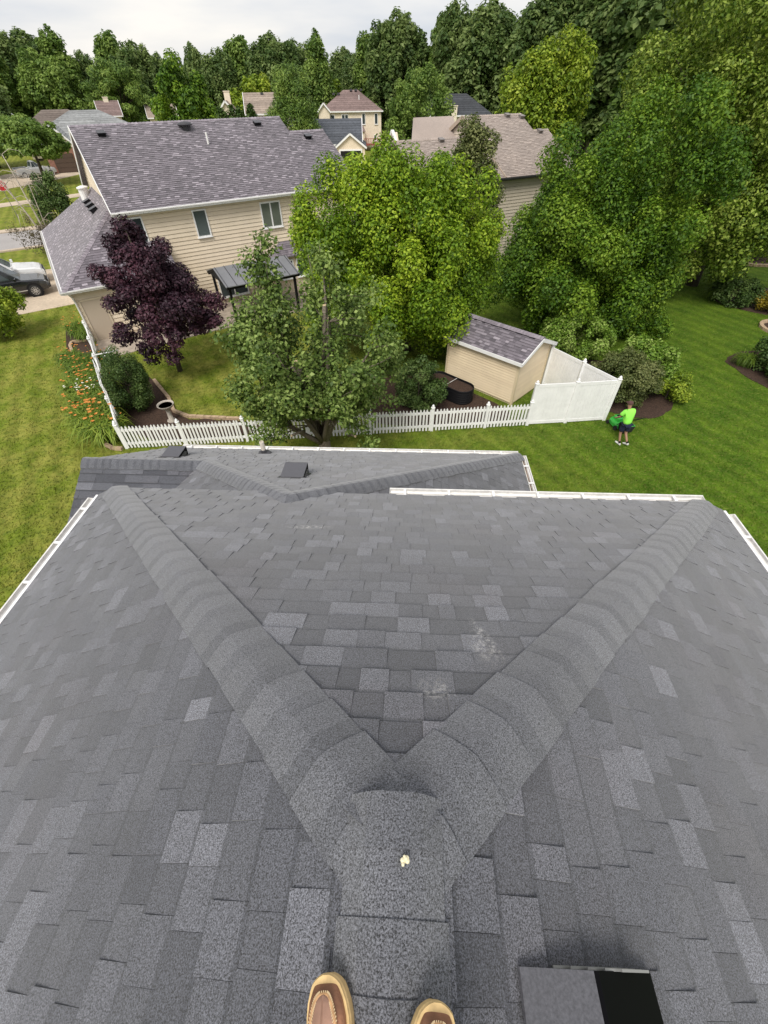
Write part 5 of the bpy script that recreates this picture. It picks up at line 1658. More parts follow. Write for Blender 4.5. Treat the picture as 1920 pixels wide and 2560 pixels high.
def gable_house(name, label, o, deg, L_, W_, ez, rz_, rmat, wmat, wins=(), ov=.4, hip=0.0, chim=None, extra=None):
    """ridge along u; hip = run of hipped ends (0: gables)"""
    f = Frame(o, deg)
    t = thing(name, label, 'house', tuple(f.o))
    w_ = MB(); wallbox(w_, 0, L_, 0, W_, 0, ez, f)
    if not hip:
        for u_ in (0, L_ - .2): w_.prism([f.P(u_, 0, ez), f.P(u_, W_, ez), f.P(u_, W_ / 2, rz_ - .1)], f.u * .2)
    wo = w_.build('wall', wmat, t)
    r_ = MB()
    e = [f.P(-ov, -ov, ez), f.P(L_ + ov, -ov, ez), f.P(L_ + ov, W_ + ov, ez), f.P(-ov, W_ + ov, ez)]
    h = hip if hip else -ov
    c, d = f.P(L_ - h, W_ / 2, rz_), f.P(h, W_ / 2, rz_)
    roof_rows(r_, [e[0], e[1], c, d]); roof_rows(r_, [e[2], e[3], d, c])
    if hip:
        roof_rows(r_, [e[1], e[2], c, c]); roof_rows(r_, [e[3], e[0], d, d])
    r_.add([p - Zv * .12 for p in e], [(0, 1, 2, 3)])
    ro = r_.build('roof', rmat, t)
    MB().bar(e[0] - Zv * .08, e[1] - Zv * .08, .05, .2).build('fascia', M_WHITE, t)
    if not hip:
        for u_ in (-ov, L_ + ov):
            for n_ in (-ov, W_ + ov):
                MB().bar(f.P(u_, n_, ez - .05), f.P(u_, W_ / 2, rz_ - .05), .08, .22).build('rake_board', M_WHITE, t)
    else:
        MB().bar(e[3] - Zv * .08, e[0] - Zv * .08, .05, .2).build('fascia', M_WHITE, t)
        MB().bar(e[1] - Zv * .08, e[2] - Zv * .08, .05, .2).build('fascia', M_WHITE, t)
    for (u0, u1, z0, z1, pn) in wins:
        window(t, f.P(0, -.02, 0), f.u, -f.n, u0, u1, z0, z1, pn, fw=.09)
    if chim:
        u_, n_, z_, cm = chim
        cb = MB(); cb.box(f.P(u_, n_, z_ - 1.2), (1.0, .8, 2.6), ax=f.ax()); cb.box(f.P(u_, n_, z_ + .12), (1.15, .95, .12), ax=f.ax()); cb.build('chimney', cm, t)
    if extra: extra(t, f)
    return t, f


def cross_gable(t, f, u0, u1, n0, n1, ez, rz_, rmat, wmat, ov=.3):
    w_ = MB(); wallbox(w_, u0, u1, n0, n1, 0, ez, f)
    um = (u0 + u1) / 2
    w_.prism([f.P(u0, n0, ez), f.P(u1, n0, ez), f.P(um, n0, rz_ - .1)], f.n * .2)
    wo = w_.build('wing_wall', wmat, t)
    r_ = MB()
    roof_rows(r_, [f.P(u0 - ov, n1, ez), f.P(u0 - ov, n0 - ov, ez), f.P(um, n0 - ov, rz_), f.P(um, n1, rz_)])
    roof_rows(r_, [f.P(u1 + ov, n0 - ov, ez), f.P(u1 + ov, n1, ez), f.P(um, n1, rz_), f.P(um, n0 - ov, rz_)])
    r_.build('wing_roof', rmat, t)
    for uu in (u0 - ov, u1 + ov): MB().bar(f.P(uu, n0 - ov - .02, ez - .05), f.P(um, n0 - ov - .02, rz_ - .05), .08, .24).build('rake_board', M_WHITE, t)
    return wo


def roof_vents(t, f, pts, mat=M_CHARC):
    for u_, n_, z_ in pts: MB().box(f.P(u_, n_, z_), (.5, .4, .3), ax=f.ax()).build('roof_vent', mat, t)


def exA(t, f):
    cross_gable(t, f, -5.6, -1.2, -1.0, 7, 5.7, 8.2, FR_TAN, M_CREAM)
    roof_vents(t, f, [(3.0, 3.6, 8.95), (5.4, 3.6, 8.95)])
gable_house('tan_house', 'distant cream house with tan roof and white chimney', (-23.4, 104.0), 10, 9.0, 8.0, 6.4, 9.1, FR_TAN, M_CREAM, ((.9, 1.9, 4.6, 5.9, 1), (2.6, 3.4, 4.6, 5.9, 1), (6.0, 6.9, 4.6, 5.9, 1)), chim=(-3.2, 4.0, 9.2, M_CREAM), extra=exA)


def exB(t, f):
    cross_gable(t, f, -.6, 1.6, -.8, 4, 6.0, 7.4, FR_MAUVE, M_CREAM)
    roof_vents(t, f, [(2.6, 3.3, 8.6), (3.6, 3.3, 8.6), (6.2, 4.0, 9.15), (7.2, 4.0, 9.15), (8.3, 4.0, 9.15)])
    MB().tube([f.P(7.8, 2.2, 7.6), f.P(7.8, 2.2, 8.4)], .09, 8).build('vent_pipe', M_WHITE, t)
    bb_ = MB(); wallbox(bb_, 6.6, 8.6, -1.6, 0, 0, 3.0, f); bb_.build('porch', M_CREAM, t)
    r_ = MB(); roof_rows(r_, [f.P(6.4, -1.9, 3.0), f.P(8.8, -1.9, 3.0), f.P(8.4, 0, 3.9), f.P(6.9, 0, 3.9)], 4); r_.build('porch_roof', FR_MAUVE, t)
    dk = MB(); wallbox(dk, 8.4, 12.2, -3.2, -.4, .9, 1.05, f); dk.build('deck', plain('deck_red', (.25, .06, .045), .8), t)
    for k in range(9): MB().box(f.P(8.5 + .45 * k, -3.1, 1.5), (.08, .08, .9), ax=f.ax()).build('deck_baluster', plain('deck_red', (.25, .06, .045), .8), t)
    MB().bar(f.P(8.4, -3.1, 1.98), f.P(12.2, -3.1, 1.98), .1, .08).build('deck_rail', plain('deck_red', (.25, .06, .045), .8), t)
gable_house('mauve_roof_house', 'distant two storey cream house with mauve hip roof', (-11.6, 119.5), 3, 12.2, 9.0, 6.1, 9.15, FR_MAUVE, M_CREAM,
            ((1.0, 2.6, 4.3, 5.6, 2), (4.0, 5.4, 4.3, 5.6, 2), (8.2, 8.9, 4.0, 5.7, 1), (10.8, 11.5, 4.0, 5.7, 1), (10.6, 11.2, 1.4, 2.4, 1)), hip=4.6, extra=exB)


def exC(t, f):
    wo = cross_gable(t, f, 7.6, 12.2, -4.5, 5, 2.75, 4.5, FR_SLATE, M_SID1)
    d_ = MB(); d_.box(f.P(9.9, -4.53, 1.25), (3.3, .06, 2.3), ax=f.ax()); d_.build('garage_opening', M_DARK, t)
    for a_, b_, c_, s_ in ((8.15, -4.58, 1.25, (.16, .08, 2.4)), (11.65, -4.58, 1.25, (.16, .08, 2.4)), (9.9, -4.58, 2.5, (3.7, .08, .2))): MB().box(f.P(a_, b_, c_), s_, ax=f.ax()).build('door_frame', M_WHITE, t)
    MB().tube([f.P(2.6, 2.0, 3.9), f.P(2.6, 2.0, 6.0), f.P(2.6, 2.0, 6.1)], [.28, .28, .3], 10).build('flue', plain('flue_metal', (.45, .45, .46), .4, metal=.5), t)
gable_house('slate_roof_house', 'low house with slate grey roof and open garage behind bright maple', (-14.6, 94.0), 2, 11.5, 8.4, 2.9, 5.9, FR_SLATE, M_CREAM, (), extra=exC)
flat('driveway', None, [(-8.2, 80), (-3.0, 79), (-2.2, 89.7), (-6.4, 89.6)], .02, M_CONC)


def exD(t, f):
    wo = cross_gable(t, f, 0.5, 5.2, -5.5, 3, 3.2, 5.9, FR_GREY, M_BRICK)
    g_ = MB(); g_.prism([f.P(.6, -5.52, 3.2), f.P(5.1, -5.52, 3.2), f.P(2.85, -5.52, 5.7)], -f.n * .05); g_.build('gable_panel', M_CREAM, t)
    d_ = MB(); d_.box(f.P(2.85, -5.55, 1.25), (3.0, .08, 2.4), ax=f.ax()); do_ = d_.build('garage_door', plain('brown_door', (.085, .055, .04), .6), t)
    for k in range(4): MB().box(f.P(2.85, -5.6, .35 + .6 * k), (2.9, .03, .5), ax=f.ax()).build('door_panel', plain('brown_door', (.085, .055, .04), .6), do_)
gable_house('brick_garage_house', 'grey roofed house with brick front and brown garage door', (-57.0, 95.0), 25, 13.0, 9.0, 3.2, 6.3, FR_GREY, M_BRICK, (), hip=4.4, extra=exD)
gable_house('grey_hip_house', 'house with pale grey hip roof behind the brick garage', (-60.4, 103.3), 27, 15.2, 11.0, 4.6, 7.05, FR_GREY, M_CREAM, (), hip=5.2)
gable_house('brown_hip_house', 'house with brown hip roof and cream chimney at far left', (-69.2, 110.5), 27, 14.2, 10.0, 4.2, 7.0, FR_BROWN, M_CREAM, (), hip=4.8, chim=(9.6, 2.0, 6.4, M_CREAM))
gable_house('white_roof_house', 'white roofed building under the trees at far left', (-83.0, 117.0), 27, 9.0, 7.0, 4.2, 7.4, M_SNOWWALL, M_SNOWWALL, (), hip=2.0)
gable_house('hidden_brown_house', 'brown gable roof showing between two trees behind grey hip roof', (-60.5, 127.0), 25, 4.0, 6.0, 5.6, 8.0, FR_MAUVE, M_CREAM, (), chim=(2.0, 3.0, 8.4, M_CREAM))
gable_house('peeking_tan_house', 'tan roof corner peeking over the beige house ridge', (-52.5, 133.0), 20, 6.0, 6.0, 5.0, 7.3, FR_TAN, M_CREAM, ())
gable_house('dark_roof_house', 'charcoal hip roofed house with cream chimney behind brown ridge', (8.0, 103.0), 0, 12.0, 9.0, 5.9, 8.6, FR_DARK, M_CREAM, (), hip=4.0, chim=(5.4, -.2, 7.0, M_CREAM))
gable_house('grey_roof_house', 'grey roof between the dark trees behind yellow tree', (25.0, 128.0), -5, 11.0, 8.0, 5.4, 8.3, FR_GREY, M_CREAM, ())
gable_house('pale_roof_house', 'pale grey roof glimpsed above the deep green maple', (38.0, 104.0), -12, 14.0, 9.0, 5.6, 8.6, FR_GREY, M_CREAM, ())
gable_house('small_grey_house', 'small grey roof at the left foot of rounded tree', (2.0, 132.0), 0, 8.0, 7.0, 4.6, 6.4, FR_GREY, M_CREAM, ())
gable_house('white_house', 'white house glimpsed through sycamore leaves at right edge', (31.5, 47.0), -30, 14.0, 9.0, 3.2, 6.0, FR_GREY, M_SNOWWALL, ((1.2, 2.4, 1.0, 2.3, 2), (4.5, 5.7, 1.0, 2.3, 2)))


# ------------------------------------------------------------------ vehicles
M_TYRE = plain('tyre_rubber', (.018, .018, .018), .85)
M_ALLOY = plain('alloy_rim', (.62, .62, .63), .3, metal=.7)


def paint(name, c):
    m = plain(name, c, .22, spec=.6)
    m.node_tree.nodes['Principled BSDF'].inputs['Coat Weight'].default_value = .6
    return m


def loft(mb, secs, tone=.5):
    """secs: list of closed rings with equal point counts"""
    n = len(secs[0])
    V = [p for s in secs for p in s]
    F = [(i * n + k, i * n + (k + 1) % n, (i + 1) * n + (k + 1) % n, (i + 1) * n + k) for i in range(len(secs) - 1) for k in range(n)]
    F += [tuple(range(n))[::-1], tuple((len(secs) - 1) * n + k for k in range(n))]
    mb.add(V, F, tone)


def car(name, label, loc, rz, pm, kind='suv', L_=5.0, W_=1.98, H_=1.78, group=None):
    t = thing(name, label, 'truck' if kind == 'pickup' else 'car', loc, rz, group)
    hw = W_ / 2
    def ring(x, zb, zt, w_, wt):      # lower body ring
        return [np.array(p) for p in ((x, -w_ * .93, zb), (x, w_ * .93, zb), (x, w_, zb + .18), (x, w_, zt - .22), (x, w_ * .97, zt - .06), (x, wt, zt), (x, -wt, zt), (x, -w_ * .97, zt - .06), (x, -w_, zt - .22), (x, -w_, zb + .18))]
    belt = 1.08 if kind == 'suv' else 1.15
    hood = belt - .06
    X = L_ / 2
    body = MB()
    secs = [ring(-X, .48, belt - .1, hw * .86, hw * .7), ring(-X + .12, .34, belt, hw * .96, hw * .8), ring(-X + .6, .30, belt + .01, hw, hw * .86), ring(-.2, .28, belt, hw, hw * .86), ring(X - 1.55, .28, belt - .01, hw, hw * .86),
            ring(X - 1.2, .3, hood, hw, hw * .84), ring(X - .5, .32, hood - .06, hw * .98, hw * .8), ring(X - .15, .36, hood - .16, hw * .93, hw * .74), ring(X, .42, hood - .32, hw * .84, hw * .66)]
    loft(body, secs)
    bo = body.build('body', pm, t, smooth=False, world=False)
    cab = MB()
    if kind == 'suv': xs = (-X + .18, -X + .75, X - 2.35, X - 1.45)
    else: xs = (-.55, -.25, X - 2.75, X - 1.75)
    wr_ = hw * .74
    lowz = belt - .02
    base_ = [np.array(p) for p in ((xs[0], -hw * .88, lowz), (xs[3], -hw * .86, lowz), (xs[3], hw * .86, lowz), (xs[0], hw * .88, lowz))]
    top_ = [np.array(p) for p in ((xs[1], -wr_, H_), (xs[2], -wr_ * .97, H_), (xs[2], wr_ * .97, H_), (xs[1], wr_, H_))]
    mid_ = [np.array(p) for p in ((xs[1] + .3, -wr_ * .8, H_ + .035), (xs[2] - .3, -wr_ * .8, H_ + .03), (xs[2] - .3, wr_ * .8, H_ + .03), (xs[1] + .3, wr_ * .8, H_ + .035))]
    loft(cab, [base_, top_, mid_])
    cab.build('cabin', pm, t, world=False)
    # glazing: front, rear, sides, each a pane set a little proud
    def pane(nm, q4, off):
        q = [np.asarray(p, float) for p in q4]; n_ = unit(np.cross(q[1] - q[0], q[3] - q[0])); c_ = sum(q) / 4
        if n_ @ (c_ - np.array([0, 0, 1.3])) < 0: n_ = -n_
        MB().add([p + n_ * off for p in q] + [p - n_ * .01 for p in q], [(0, 1, 2, 3), (0, 4, 5, 1), (1, 5, 6, 2), (2, 6, 7, 3), (3, 7, 4, 0)]).build(nm, M_GLASS, t, world=False)
    lerp = lambda a, b, k: a + (b - a) * k
    def quad_on(a, b, c, d, u0, u1, v0, v1):   # a,b bottom; d,c top
        bl = lambda u, v: lerp(lerp(a, b, u), lerp(d, c, u), v)
        return [bl(u0, v0), bl(u1, v0), bl(u1, v1), bl(u0, v1)]
    pane('windshield', quad_on(base_[1], base_[2], top_[2], top_[1], .06, .94, .10, .92), .012)
    pane('rear_window', quad_on(base_[0], base_[3], top_[3], top_[0], .1, .9, .2, .88), .012)
    for sd, (a, b, c, d) in ((-1, (base_[0], base_[1], top_[1], top_[0])), (1, (base_[3], base_[2], top_[2], top_[3]))):
        cuts = ((.05, .27), (.30, .56), (.59, .86)) if kind == 'suv' else ((.08, .42), (.47, .88))
        for u0, u1 in cuts: pane('side_window', quad_on(a, b, c, d, u0, u1, .14, .9), .01)
    for sd in (-1, 1):
        for x in (X - .95, -X + 1.02):
            w_ = MB(); ax_ = ((1, 0, 0), (0, 0, 1), (0, sd, 0)); cpt = (x, sd * (hw - .2), .37)
            w_.lathe([(.25, .02), (.33, .0), (.37, .03), (.375, .11), (.37, .19), (.33, .225), (.25, .225), (.25, .02)], 24, cpt, ax=ax_)
            wo = w_.build('wheel', M_TYRE, t, world=False)
            rm_ = MB(); rm_.lathe([(.25, .06), (.255, .215), (.235, .22), (.22, .12), (.0001, .10)], 24, cpt, ax=ax_)
            for k in range(10):
                a = k * math.pi / 5; dx, dz = math.cos(a), math.sin(a)
                c0 = np.array(cpt); off = np.array([0, sd * .2, 0])
                rm_.bar(c0 + off + np.array([dx * .03, 0, dz * .03]), c0 + off + np.array([dx * .235, 0, dz * .235]), .035, .03, up=(0, sd, 0))
            rm_.build('rim', M_ALLOY, wo, world=False)
            arch = MB(); arch.lathe([(.40, 0.0), (.47, .0), (.47, .018), (.40, .018)], 24, (x, sd * hw * 1.0 - sd * .012, .38), ax=ax_); arch.build('wheel_arch', M_BLACK if kind == 'suv' else pm, t, world=False)
        MB().box((X - .22, sd * hw * .66, hood - .26), (.16, .42, .16)).build('headlight', plain('lamp_glass', (.6, .62, .63), .15, spec=.7), t, world=False)
        MB().box((-X + .06, sd * hw * .78, belt - .25), (.1, .22, .4)).build('tail_light', plain('tail_red', (.35, .015, .012), .3), t, world=False)
        MB().box((X - 1.75, sd * (hw + .08), belt + .08), (.14, .22, .16)).build('wing_mirror', pm, t, world=False)
        MB().box((-.1, sd * (hw + .006), .46), (2.5, .02, .05)).build('side_trim', M_ALLOY, t, world=False)
        for x in (.35, -.75): MB().box((x, sd * (hw + .004), belt - .28), (.2, .03, .035)).build('door_handle', M_ALLOY if kind == 'suv' else pm, t, world=False)
    gr_ = MB(); gr_.box((X - .02, 0, hood - .36), (.06, .95, .3)); go_ = gr_.build('grille', M_BLACK, t, world=False)
    for k in range(4): MB().box((X + .015, 0, hood - .47 + k * .07), (.02, .93, .02)).build('grille_bar', M_ALLOY, go_, world=False)
    MB().box((X - .04, 0, .5), (.14, W_ * .82, .16)).build('bumper', M_ALLOY if kind == 'pickup' else M_BLACK, t, world=False)
    if kind == 'pickup':
        bd = MB(); bd.box((-X + 1.08, 0, belt + .012), (1.75, W_ * .74, .02)); bd.build('truck_bed', M_BLACK, t, world=False)
        for sd in (-1, 1): MB().box((-X + 1.08, sd * hw * .84, belt + .05), (1.95, .12, .1)).build('bed_rail', pm, t, world=False)
    return t


car('suv', 'black suv parked nose in at the garage doors', tuple(P1(-7.45, 9.55, .02)), F1.a, paint('black_paint', (.006, .007, .010)), 'suv')
car('pickup_truck', 'white pickup truck parked beyond the black suv', tuple(P1(-7.9, 12.45, .02)), F1.a, paint('white_paint', (.74, .75, .76)), 'pickup', 5.8, 2.03, 1.92)
car('pickup_truck', 'silver pickup truck on the driveway of brick garage', (-55.4, 87.5, .02), R(47), paint('silver_paint', (.42, .43, .44)), 'pickup', 5.8, 2.03, 1.92)

# ------------------------------------------------------------------ stop sign, lamp posts, bird bath, trellis
st = thing('stop_sign', 'red octagonal stop sign at the far street corner', 'sign', (-39.7, 56.0, 0), R(35))
MB().box((0, 0, 1.3), (.06, .05, 2.6)).build('post', plain('galvanised_post', (.2, .2, .2), .5, metal=.4), st, world=False)
oc = MB(); oct_ = [np.array([math.cos(R(22.5 + 45 * k)) * .52, -.03, 2.9 + math.sin(R(22.5 + 45 * k)) * .52]) for k in range(8)]; oc.prism(oct_, np.array([0, -.01, 0])); oc.build('plate', M_WHITE, st, world=False)
oc = MB(); oct2 = [np.array([math.cos(R(22.5 + 45 * k)) * .48, -.044, 2.9 + math.sin(R(22.5 + 45 * k)) * .48]) for k in range(8)]; oc.prism(oct2, np.array([0, -.006, 0])); oc.build('red_face', plain('sign_red', (.55, .02, .03), .4), st, world=False)
fc = bpy.data.curves.new('lettering', 'FONT'); fc.body = 'STOP'; fc.size = .34; fc.align_x = 'CENTER'; fc.align_y = 'CENTER'; fc.extrude = .003; fc.space_character = .95
fo = bpy.data.objects.new('lettering_source', fc); col.objects.link(fo)
bpy.context.view_layer.update()
fm = bpy.data.meshes.new_from_object(fo.evaluated_get(bpy.context.evaluated_depsgraph_get()))
bpy.data.objects.remove(fo); bpy.data.curves.remove(fc)
fm.materials.clear(); fm.materials.append(M_WHITE)
fo = link('lettering', fm, st, False); fo.location = (0, -.058, 2.9); fo.rotation_euler = (R(90), 0, 0)


def lamp_post(label, loc, h_=2.4):
    t = thing('lamp_post', label, 'lamp', loc)
    m = MB(); m.lathe([(.1, 0), (.1, .12), (.05, .2), (.04, h_ - .5), (.055, h_ - .48), (.03, h_ - .42)], 10, (0, 0, 0)); m.build('post', M_BLACK, t, world=False)
    m = MB(); m.lathe([(.07, h_ - .42), (.13, h_ - .12), (.13, h_ - .1)], 6, (0, 0, 0)); m.build('lantern_glass', plain('lantern_glass', (.25, .25, .23), .2), t, world=False)
    m = MB(); m.lathe([(.16, h_ - .1), (.12, h_ - .03), (.03, h_ + .06), (.001, h_ + .1)], 6, (0, 0, 0)); m.build('lantern_cap', M_BLACK, t, world=False)
lamp_post('black lamp post beyond the pickup by the left frame edge', (-33.4, 41.3, 0), 3.0)
lamp_post('thin black lamp post on the lawn beyond the street', (-45.0, 74.5, 0), 2.6)

bb2 = thing('bird_bath', 'pale stone bird bath bowl inside the picket fence', 'bird bath', (-8.95, 15.5, 0))
m = MB(); m.lathe([(.19, 0), (.19, .06), (.1, .1), (.08, .5), (.12, .62), (.2, .66)], 16, (0, 0, 0)); m.build('pedestal', plain('cast_stone', (.42, .38, .33), .9, nscale=12, namt=.2), bb2, smooth=True, world=False)
m = MB(); m.lathe([(.12, .62), (.27, .70), (.34, .80), (.335, .82), (.30, .80), (.24, .73)], 20, (0, 0, 0)); m.build('bowl', plain('cast_stone', (.42, .38, .33), .9), bb2, smooth=False, world=False)
m = MB(); m.lathe([(.0001, .765), (.275, .765)], 20, (0, 0, 0)); m.build('debris', M_MULCH, bb2, world=False)

tr_ = thing('trellis', 'white lattice trellis half hidden by the tall dark shrub', 'trellis', (-11.55, 16.3, 0))
tdir = unit(np.array([-6.07, 9.98, 0]))
for k in range(5):
    p = np.array([-11.35, 15.9, 0]) + tdir * (k - 2) * .55
    MB().box((p[0], p[1], 1.05), (.035, .035, 2.1), math.atan2(tdir[1], tdir[0])).build('slat', M_WHITE, tr_)
for z in (.4, .85, 1.3, 1.75, 2.05):
    a, b = np.array([-11.33, 15.87, z]) - tdir * 1.3, np.array([-11.33, 15.87, z]) + tdir * 1.3
    MB().bar(a, b, .02, .04).build('slat', M_WHITE, tr_)
for (s0, s1) in ((-.2, .55),):
    a = np.array([-11.75, 17.7, 1.98]); MB().bar(a + np.array([-.5, -.1, 0]), a + np.array([.45, .1, .1]), .03, .04).build('cross_slat', M_WHITE, tr_); MB().bar(a + np.array([-.1, .5, .06]), a + np.array([.1, -.5, .06]), .03, .04).build('cross_slat', M_WHITE, tr_)
ch = MB(); ch.box((16.2, 30.8, .5), (.5, .5, .06)); ch.box((16.2, 31.05, .8), (.5, .05, .6))
for a, b in ((-.2, -.2), (.2, -.2), (-.2, .2), (.2, .2)): ch.box((16.2 + a, 30.8 + b, .24), (.05, .05, .47))
tag(ch.build('garden_chair', plain('red_plastic', (.62, .05, .03), .4)), 'red garden chair hidden behind deep green maple leaves', 'chair')


# ------------------------------------------------------------------ the man mowing
def skin_body(name, verts, edges, radii, mat, parent, root=0, sub=2):
    me = bpy.data.meshes.new(name)
    me.from_pydata([tuple(v) for v in verts], edges, [])
    o = link(name, me, parent, False)
    md = o.modifiers.new('skin', 'SKIN')
    md.use_smooth_shade = True
    if not me.skin_vertices: me.skin_vertices.new() if hasattr(me.skin_vertices, 'new') else None
    for i, r_ in enumerate(radii):
        me.skin_vertices[0].data[i].radius = (r_, r_) if not isinstance(r_, tuple) else r_
        me.skin_vertices[0].data[i].use_root = (i == root)
    ss = o.modifiers.new('sub', 'SUBSURF'); ss.levels = ss.render_levels = sub
    me.materials.append(mat)
    return o


M_SKIN = plain('skin', (.34, .19, .125), .55)
man = thing('person', 'person in neon green shirt and navy shorts pushing a mower', 'person', (9.28, 13.42, 0), R(12))
man.rotation_euler = (-.13, 0, R(12)); man.scale = (.95, .95, .95)
# faces local +Y; walking, left leg forward
J = {'pel': (0, .02, .93), 'bel': (0, .05, 1.08), 'che': (0, .10, 1.28), 'nek': (0, .15, 1.47), 'hd0': (0, .18, 1.56), 'hd1': (0, .20, 1.66), 'hd2': (0, .20, 1.74),
     'lsh': (-.19, .12, 1.41), 'lel': (-.27, .20, 1.16), 'lwr': (-.24, .42, 1.02), 'rsh': (.19, .12, 1.41), 'rel': (.27, .18, 1.16), 'rwr': (.22, .41, 1.02),
     'lhp': (-.09, .02, .88), 'lkn': (-.10, .10, .50), 'lan': (-.10, -.02, .09), 'rhp': (.09, .02, .88), 'rkn': (.10, .04, .49), 'ran': (.09, -.22, .14)}
names = list(J)
E_ = [('pel', 'bel'), ('bel', 'che'), ('che', 'nek'), ('nek', 'hd0'), ('hd0', 'hd1'), ('hd1', 'hd2'), ('che', 'lsh'), ('lsh', 'lel'), ('lel', 'lwr'), ('che', 'rsh'), ('rsh', 'rel'), ('rel', 'rwr'), ('pel', 'lhp'), ('lhp', 'lkn'), ('lkn', 'lan'), ('pel', 'rhp'), ('rhp', 'rkn'), ('rkn', 'ran')]
RD = {'pel': (.14, .11), 'bel': (.13, .10), 'che': (.15, .11), 'nek': .055, 'hd0': .07, 'hd1': .095, 'hd2': .07, 'lsh': .065, 'lel': .042, 'lwr': .03, 'rsh': .065, 'rel': .042, 'rwr': .03, 'lhp': .085, 'lkn': .058, 'lan': .036, 'rhp': .085, 'rkn': .058, 'ran': .036}
skin_body('body', [J[k] for k in names], [(names.index(a), names.index(b)) for a, b in E_], [RD[k] for k in names], M_SKIN, man)
neon = plain('neon_shirt', (.30, .86, .10), .7, nscale=6, namt=.08)
sh_v = ['pel2', 'bel', 'che', 'nk2', 'lsh', 'lsl', 'rsh', 'rsl']
J2 = {'pel2': (0, .02, .86), 'bel': (0, .05, 1.06), 'che': (0, .10, 1.28), 'nk2': (0, .135, 1.45), 'lsh': (-.19, .12, 1.40), 'lsl': (-.27, .18, 1.22), 'rsh': (.19, .12, 1.40), 'rsl': (.27, .17, 1.22)}
skin_body('shirt', [J2[k] for k in sh_v], [(0, 1), (1, 2), (2, 3), (2, 4), (4, 5), (2, 6), (6, 7)], [(.19, .15), (.185, .145), (.2, .15), (.09, .08), (.10, .10), .085, (.10, .10), .085], neon, man)
J3 = [(0, .02, .92), (-.1, .03, .84), (-.105, .09, .54), (.1, .02, .84), (.105, .04, .54)]
skin_body('shorts', J3, [(0, 1), (1, 2), (0, 3), (3, 4)], [(.15, .12), .115, .105, .115, .105], plain('navy_cloth', (.012, .018, .045), .85), man)
for nm, q, tilt in (('l', (-.10, .04, .05), 0), ('r', (.09, -.16, .10), .45)):
    s_ = MB()
    prof_ = [(-.13, .035, .05), (-.09, .045, .055), (.0, .042, .045), (.08, .05, .035), (.14, .04, .025), (.165, .02, .015)]
    rings = []
    for (yy, ww, hh) in prof_:
        zz = q[2] - tilt * yy * .6
        rings.append([np.array([q[0] + ww * math.cos(a), q[1] + yy, zz + (hh * math.sin(a) if math.sin(a) > 0 else .045 * math.sin(a))]) for a in [2 * math.pi * k / 10 for k in range(10)]])
    loft(s_, rings); s_.build('shoe', plain('white_shoe', (.72, .71, .69), .6), man, world=False)
    MB().tube([(q[0], q[1] - .07, q[2] + .03), (q[0], q[1] - .07, q[2] + .12)], .045, 8).build('sock', M_BLACK, man, world=False)
hr = MB(); hr.lathe([(.098, 1.665), (.101, 1.70), (.09, 1.755), (.05, 1.785), (.0001, 1.79)], 14, (0, .19, 0)); hr.box((0, .315, 1.69), (.13, .12, .015)); hr.build('cap', plain('brown_cap', (.10, .05, .045), .85), man, world=False)
for sd in (-1, 1):
    for j in range(4):
        x = sd * (.225 - j * .002); MB().tube([(sd * .235, .40 + .016 * j, 1.02), (sd * .225 + sd * .01, .47 + .008 * j, 1.0), (sd * .22, .475 + .006 * j, .965)], [.011, .01, .008], 6).build('finger', M_SKIN, man, world=False)
    MB().tube([(sd * .215, .41, 1.01), (sd * .17, .45, .99), (sd * .165, .47, .96)], [.012, .01, .009], 6).build('thumb', M_SKIN, man, world=False)

mo = thing('lawn_mower', 'green and black push mower at the privacy fence corner', 'mower', (9.62, 14.66, 0), R(12))
mo.scale = (.86, .9, .92)
GRN = plain('mower_green', (.05, .42, .06), .4); 
dk = MB(); ring_ = lambda z, s: [np.array([x * s, y * s, z]) for x, y in ((-.25, -.3), (.25, -.3), (.3, 0), (.24, .32), (.1, .42), (-.1, .42), (-.24, .32), (-.3, 0))]
loft(dk, [ring_(.08, 1), ring_(.22, 1), ring_(.27, .9), ring_(.29, .6)]); dk.build('deck', GRN, mo, world=False)
m = MB(); loft(m, [[np.array([x * s + 0, y * s + .08, z]) for x, y in ((-.15, -.17), (.15, -.17), (.17, 0), (.13, .17), (-.13, .17), (-.17, 0))] for z, s in ((.28, 1.0), (.42, 1.0), (.47, .8))]); m.build('motor_cover', GRN, mo, world=False)
MB().box((0, .06, .48), (.18, .2, .03)).build('battery_hatch', M_BLACK, mo, world=False)
m = MB(); loft(m, [[np.array([x * s, y * s - .5, z]) for x, y in ((-.24, -.26), (.24, -.26), (.22, .22), (-.22, .22))] for z, s in ((.12, .85), (.36, 1.0), (.44, .92))]); m.build('grass_bag', plain('bag_cloth', (.015, .017, .016), .9), mo, world=False)
for a, b in (((-.24, -.72, .44), (-.2, -.3, .45)), ((.24, -.72, .44), (.2, -.3, .45)), ((-.24, -.74, .44), (.24, -.74, .44))): MB().tube([a, b], .014, 6).build('bag_frame', GRN, mo, world=False)
for sd in (-1, 1):
    MB().tube([(sd * .25, -.2, .25), (sd * .25, -.7, .72), (sd * .235, -.98, .98)], .014, 6).build('handle', M_BLACK, mo, world=False)
    for y, r_ in ((.3, .09), (-.26, .11)):
        m = MB(); m.lathe([(r_ * .5, 0), (r_, .0), (r_, .05), (r_ * .5, .05)], 14, (sd * .29, y, r_), ax=((0, 1, 0), (0, 0, 1), (sd, 0, 0))); m.build('wheel', M_TYRE, mo, world=False)
MB().tube([(-.235, -.98, .98), (.235, -.98, .98)], .016, 8).build('handle_bar', M_BLACK, mo, world=False)


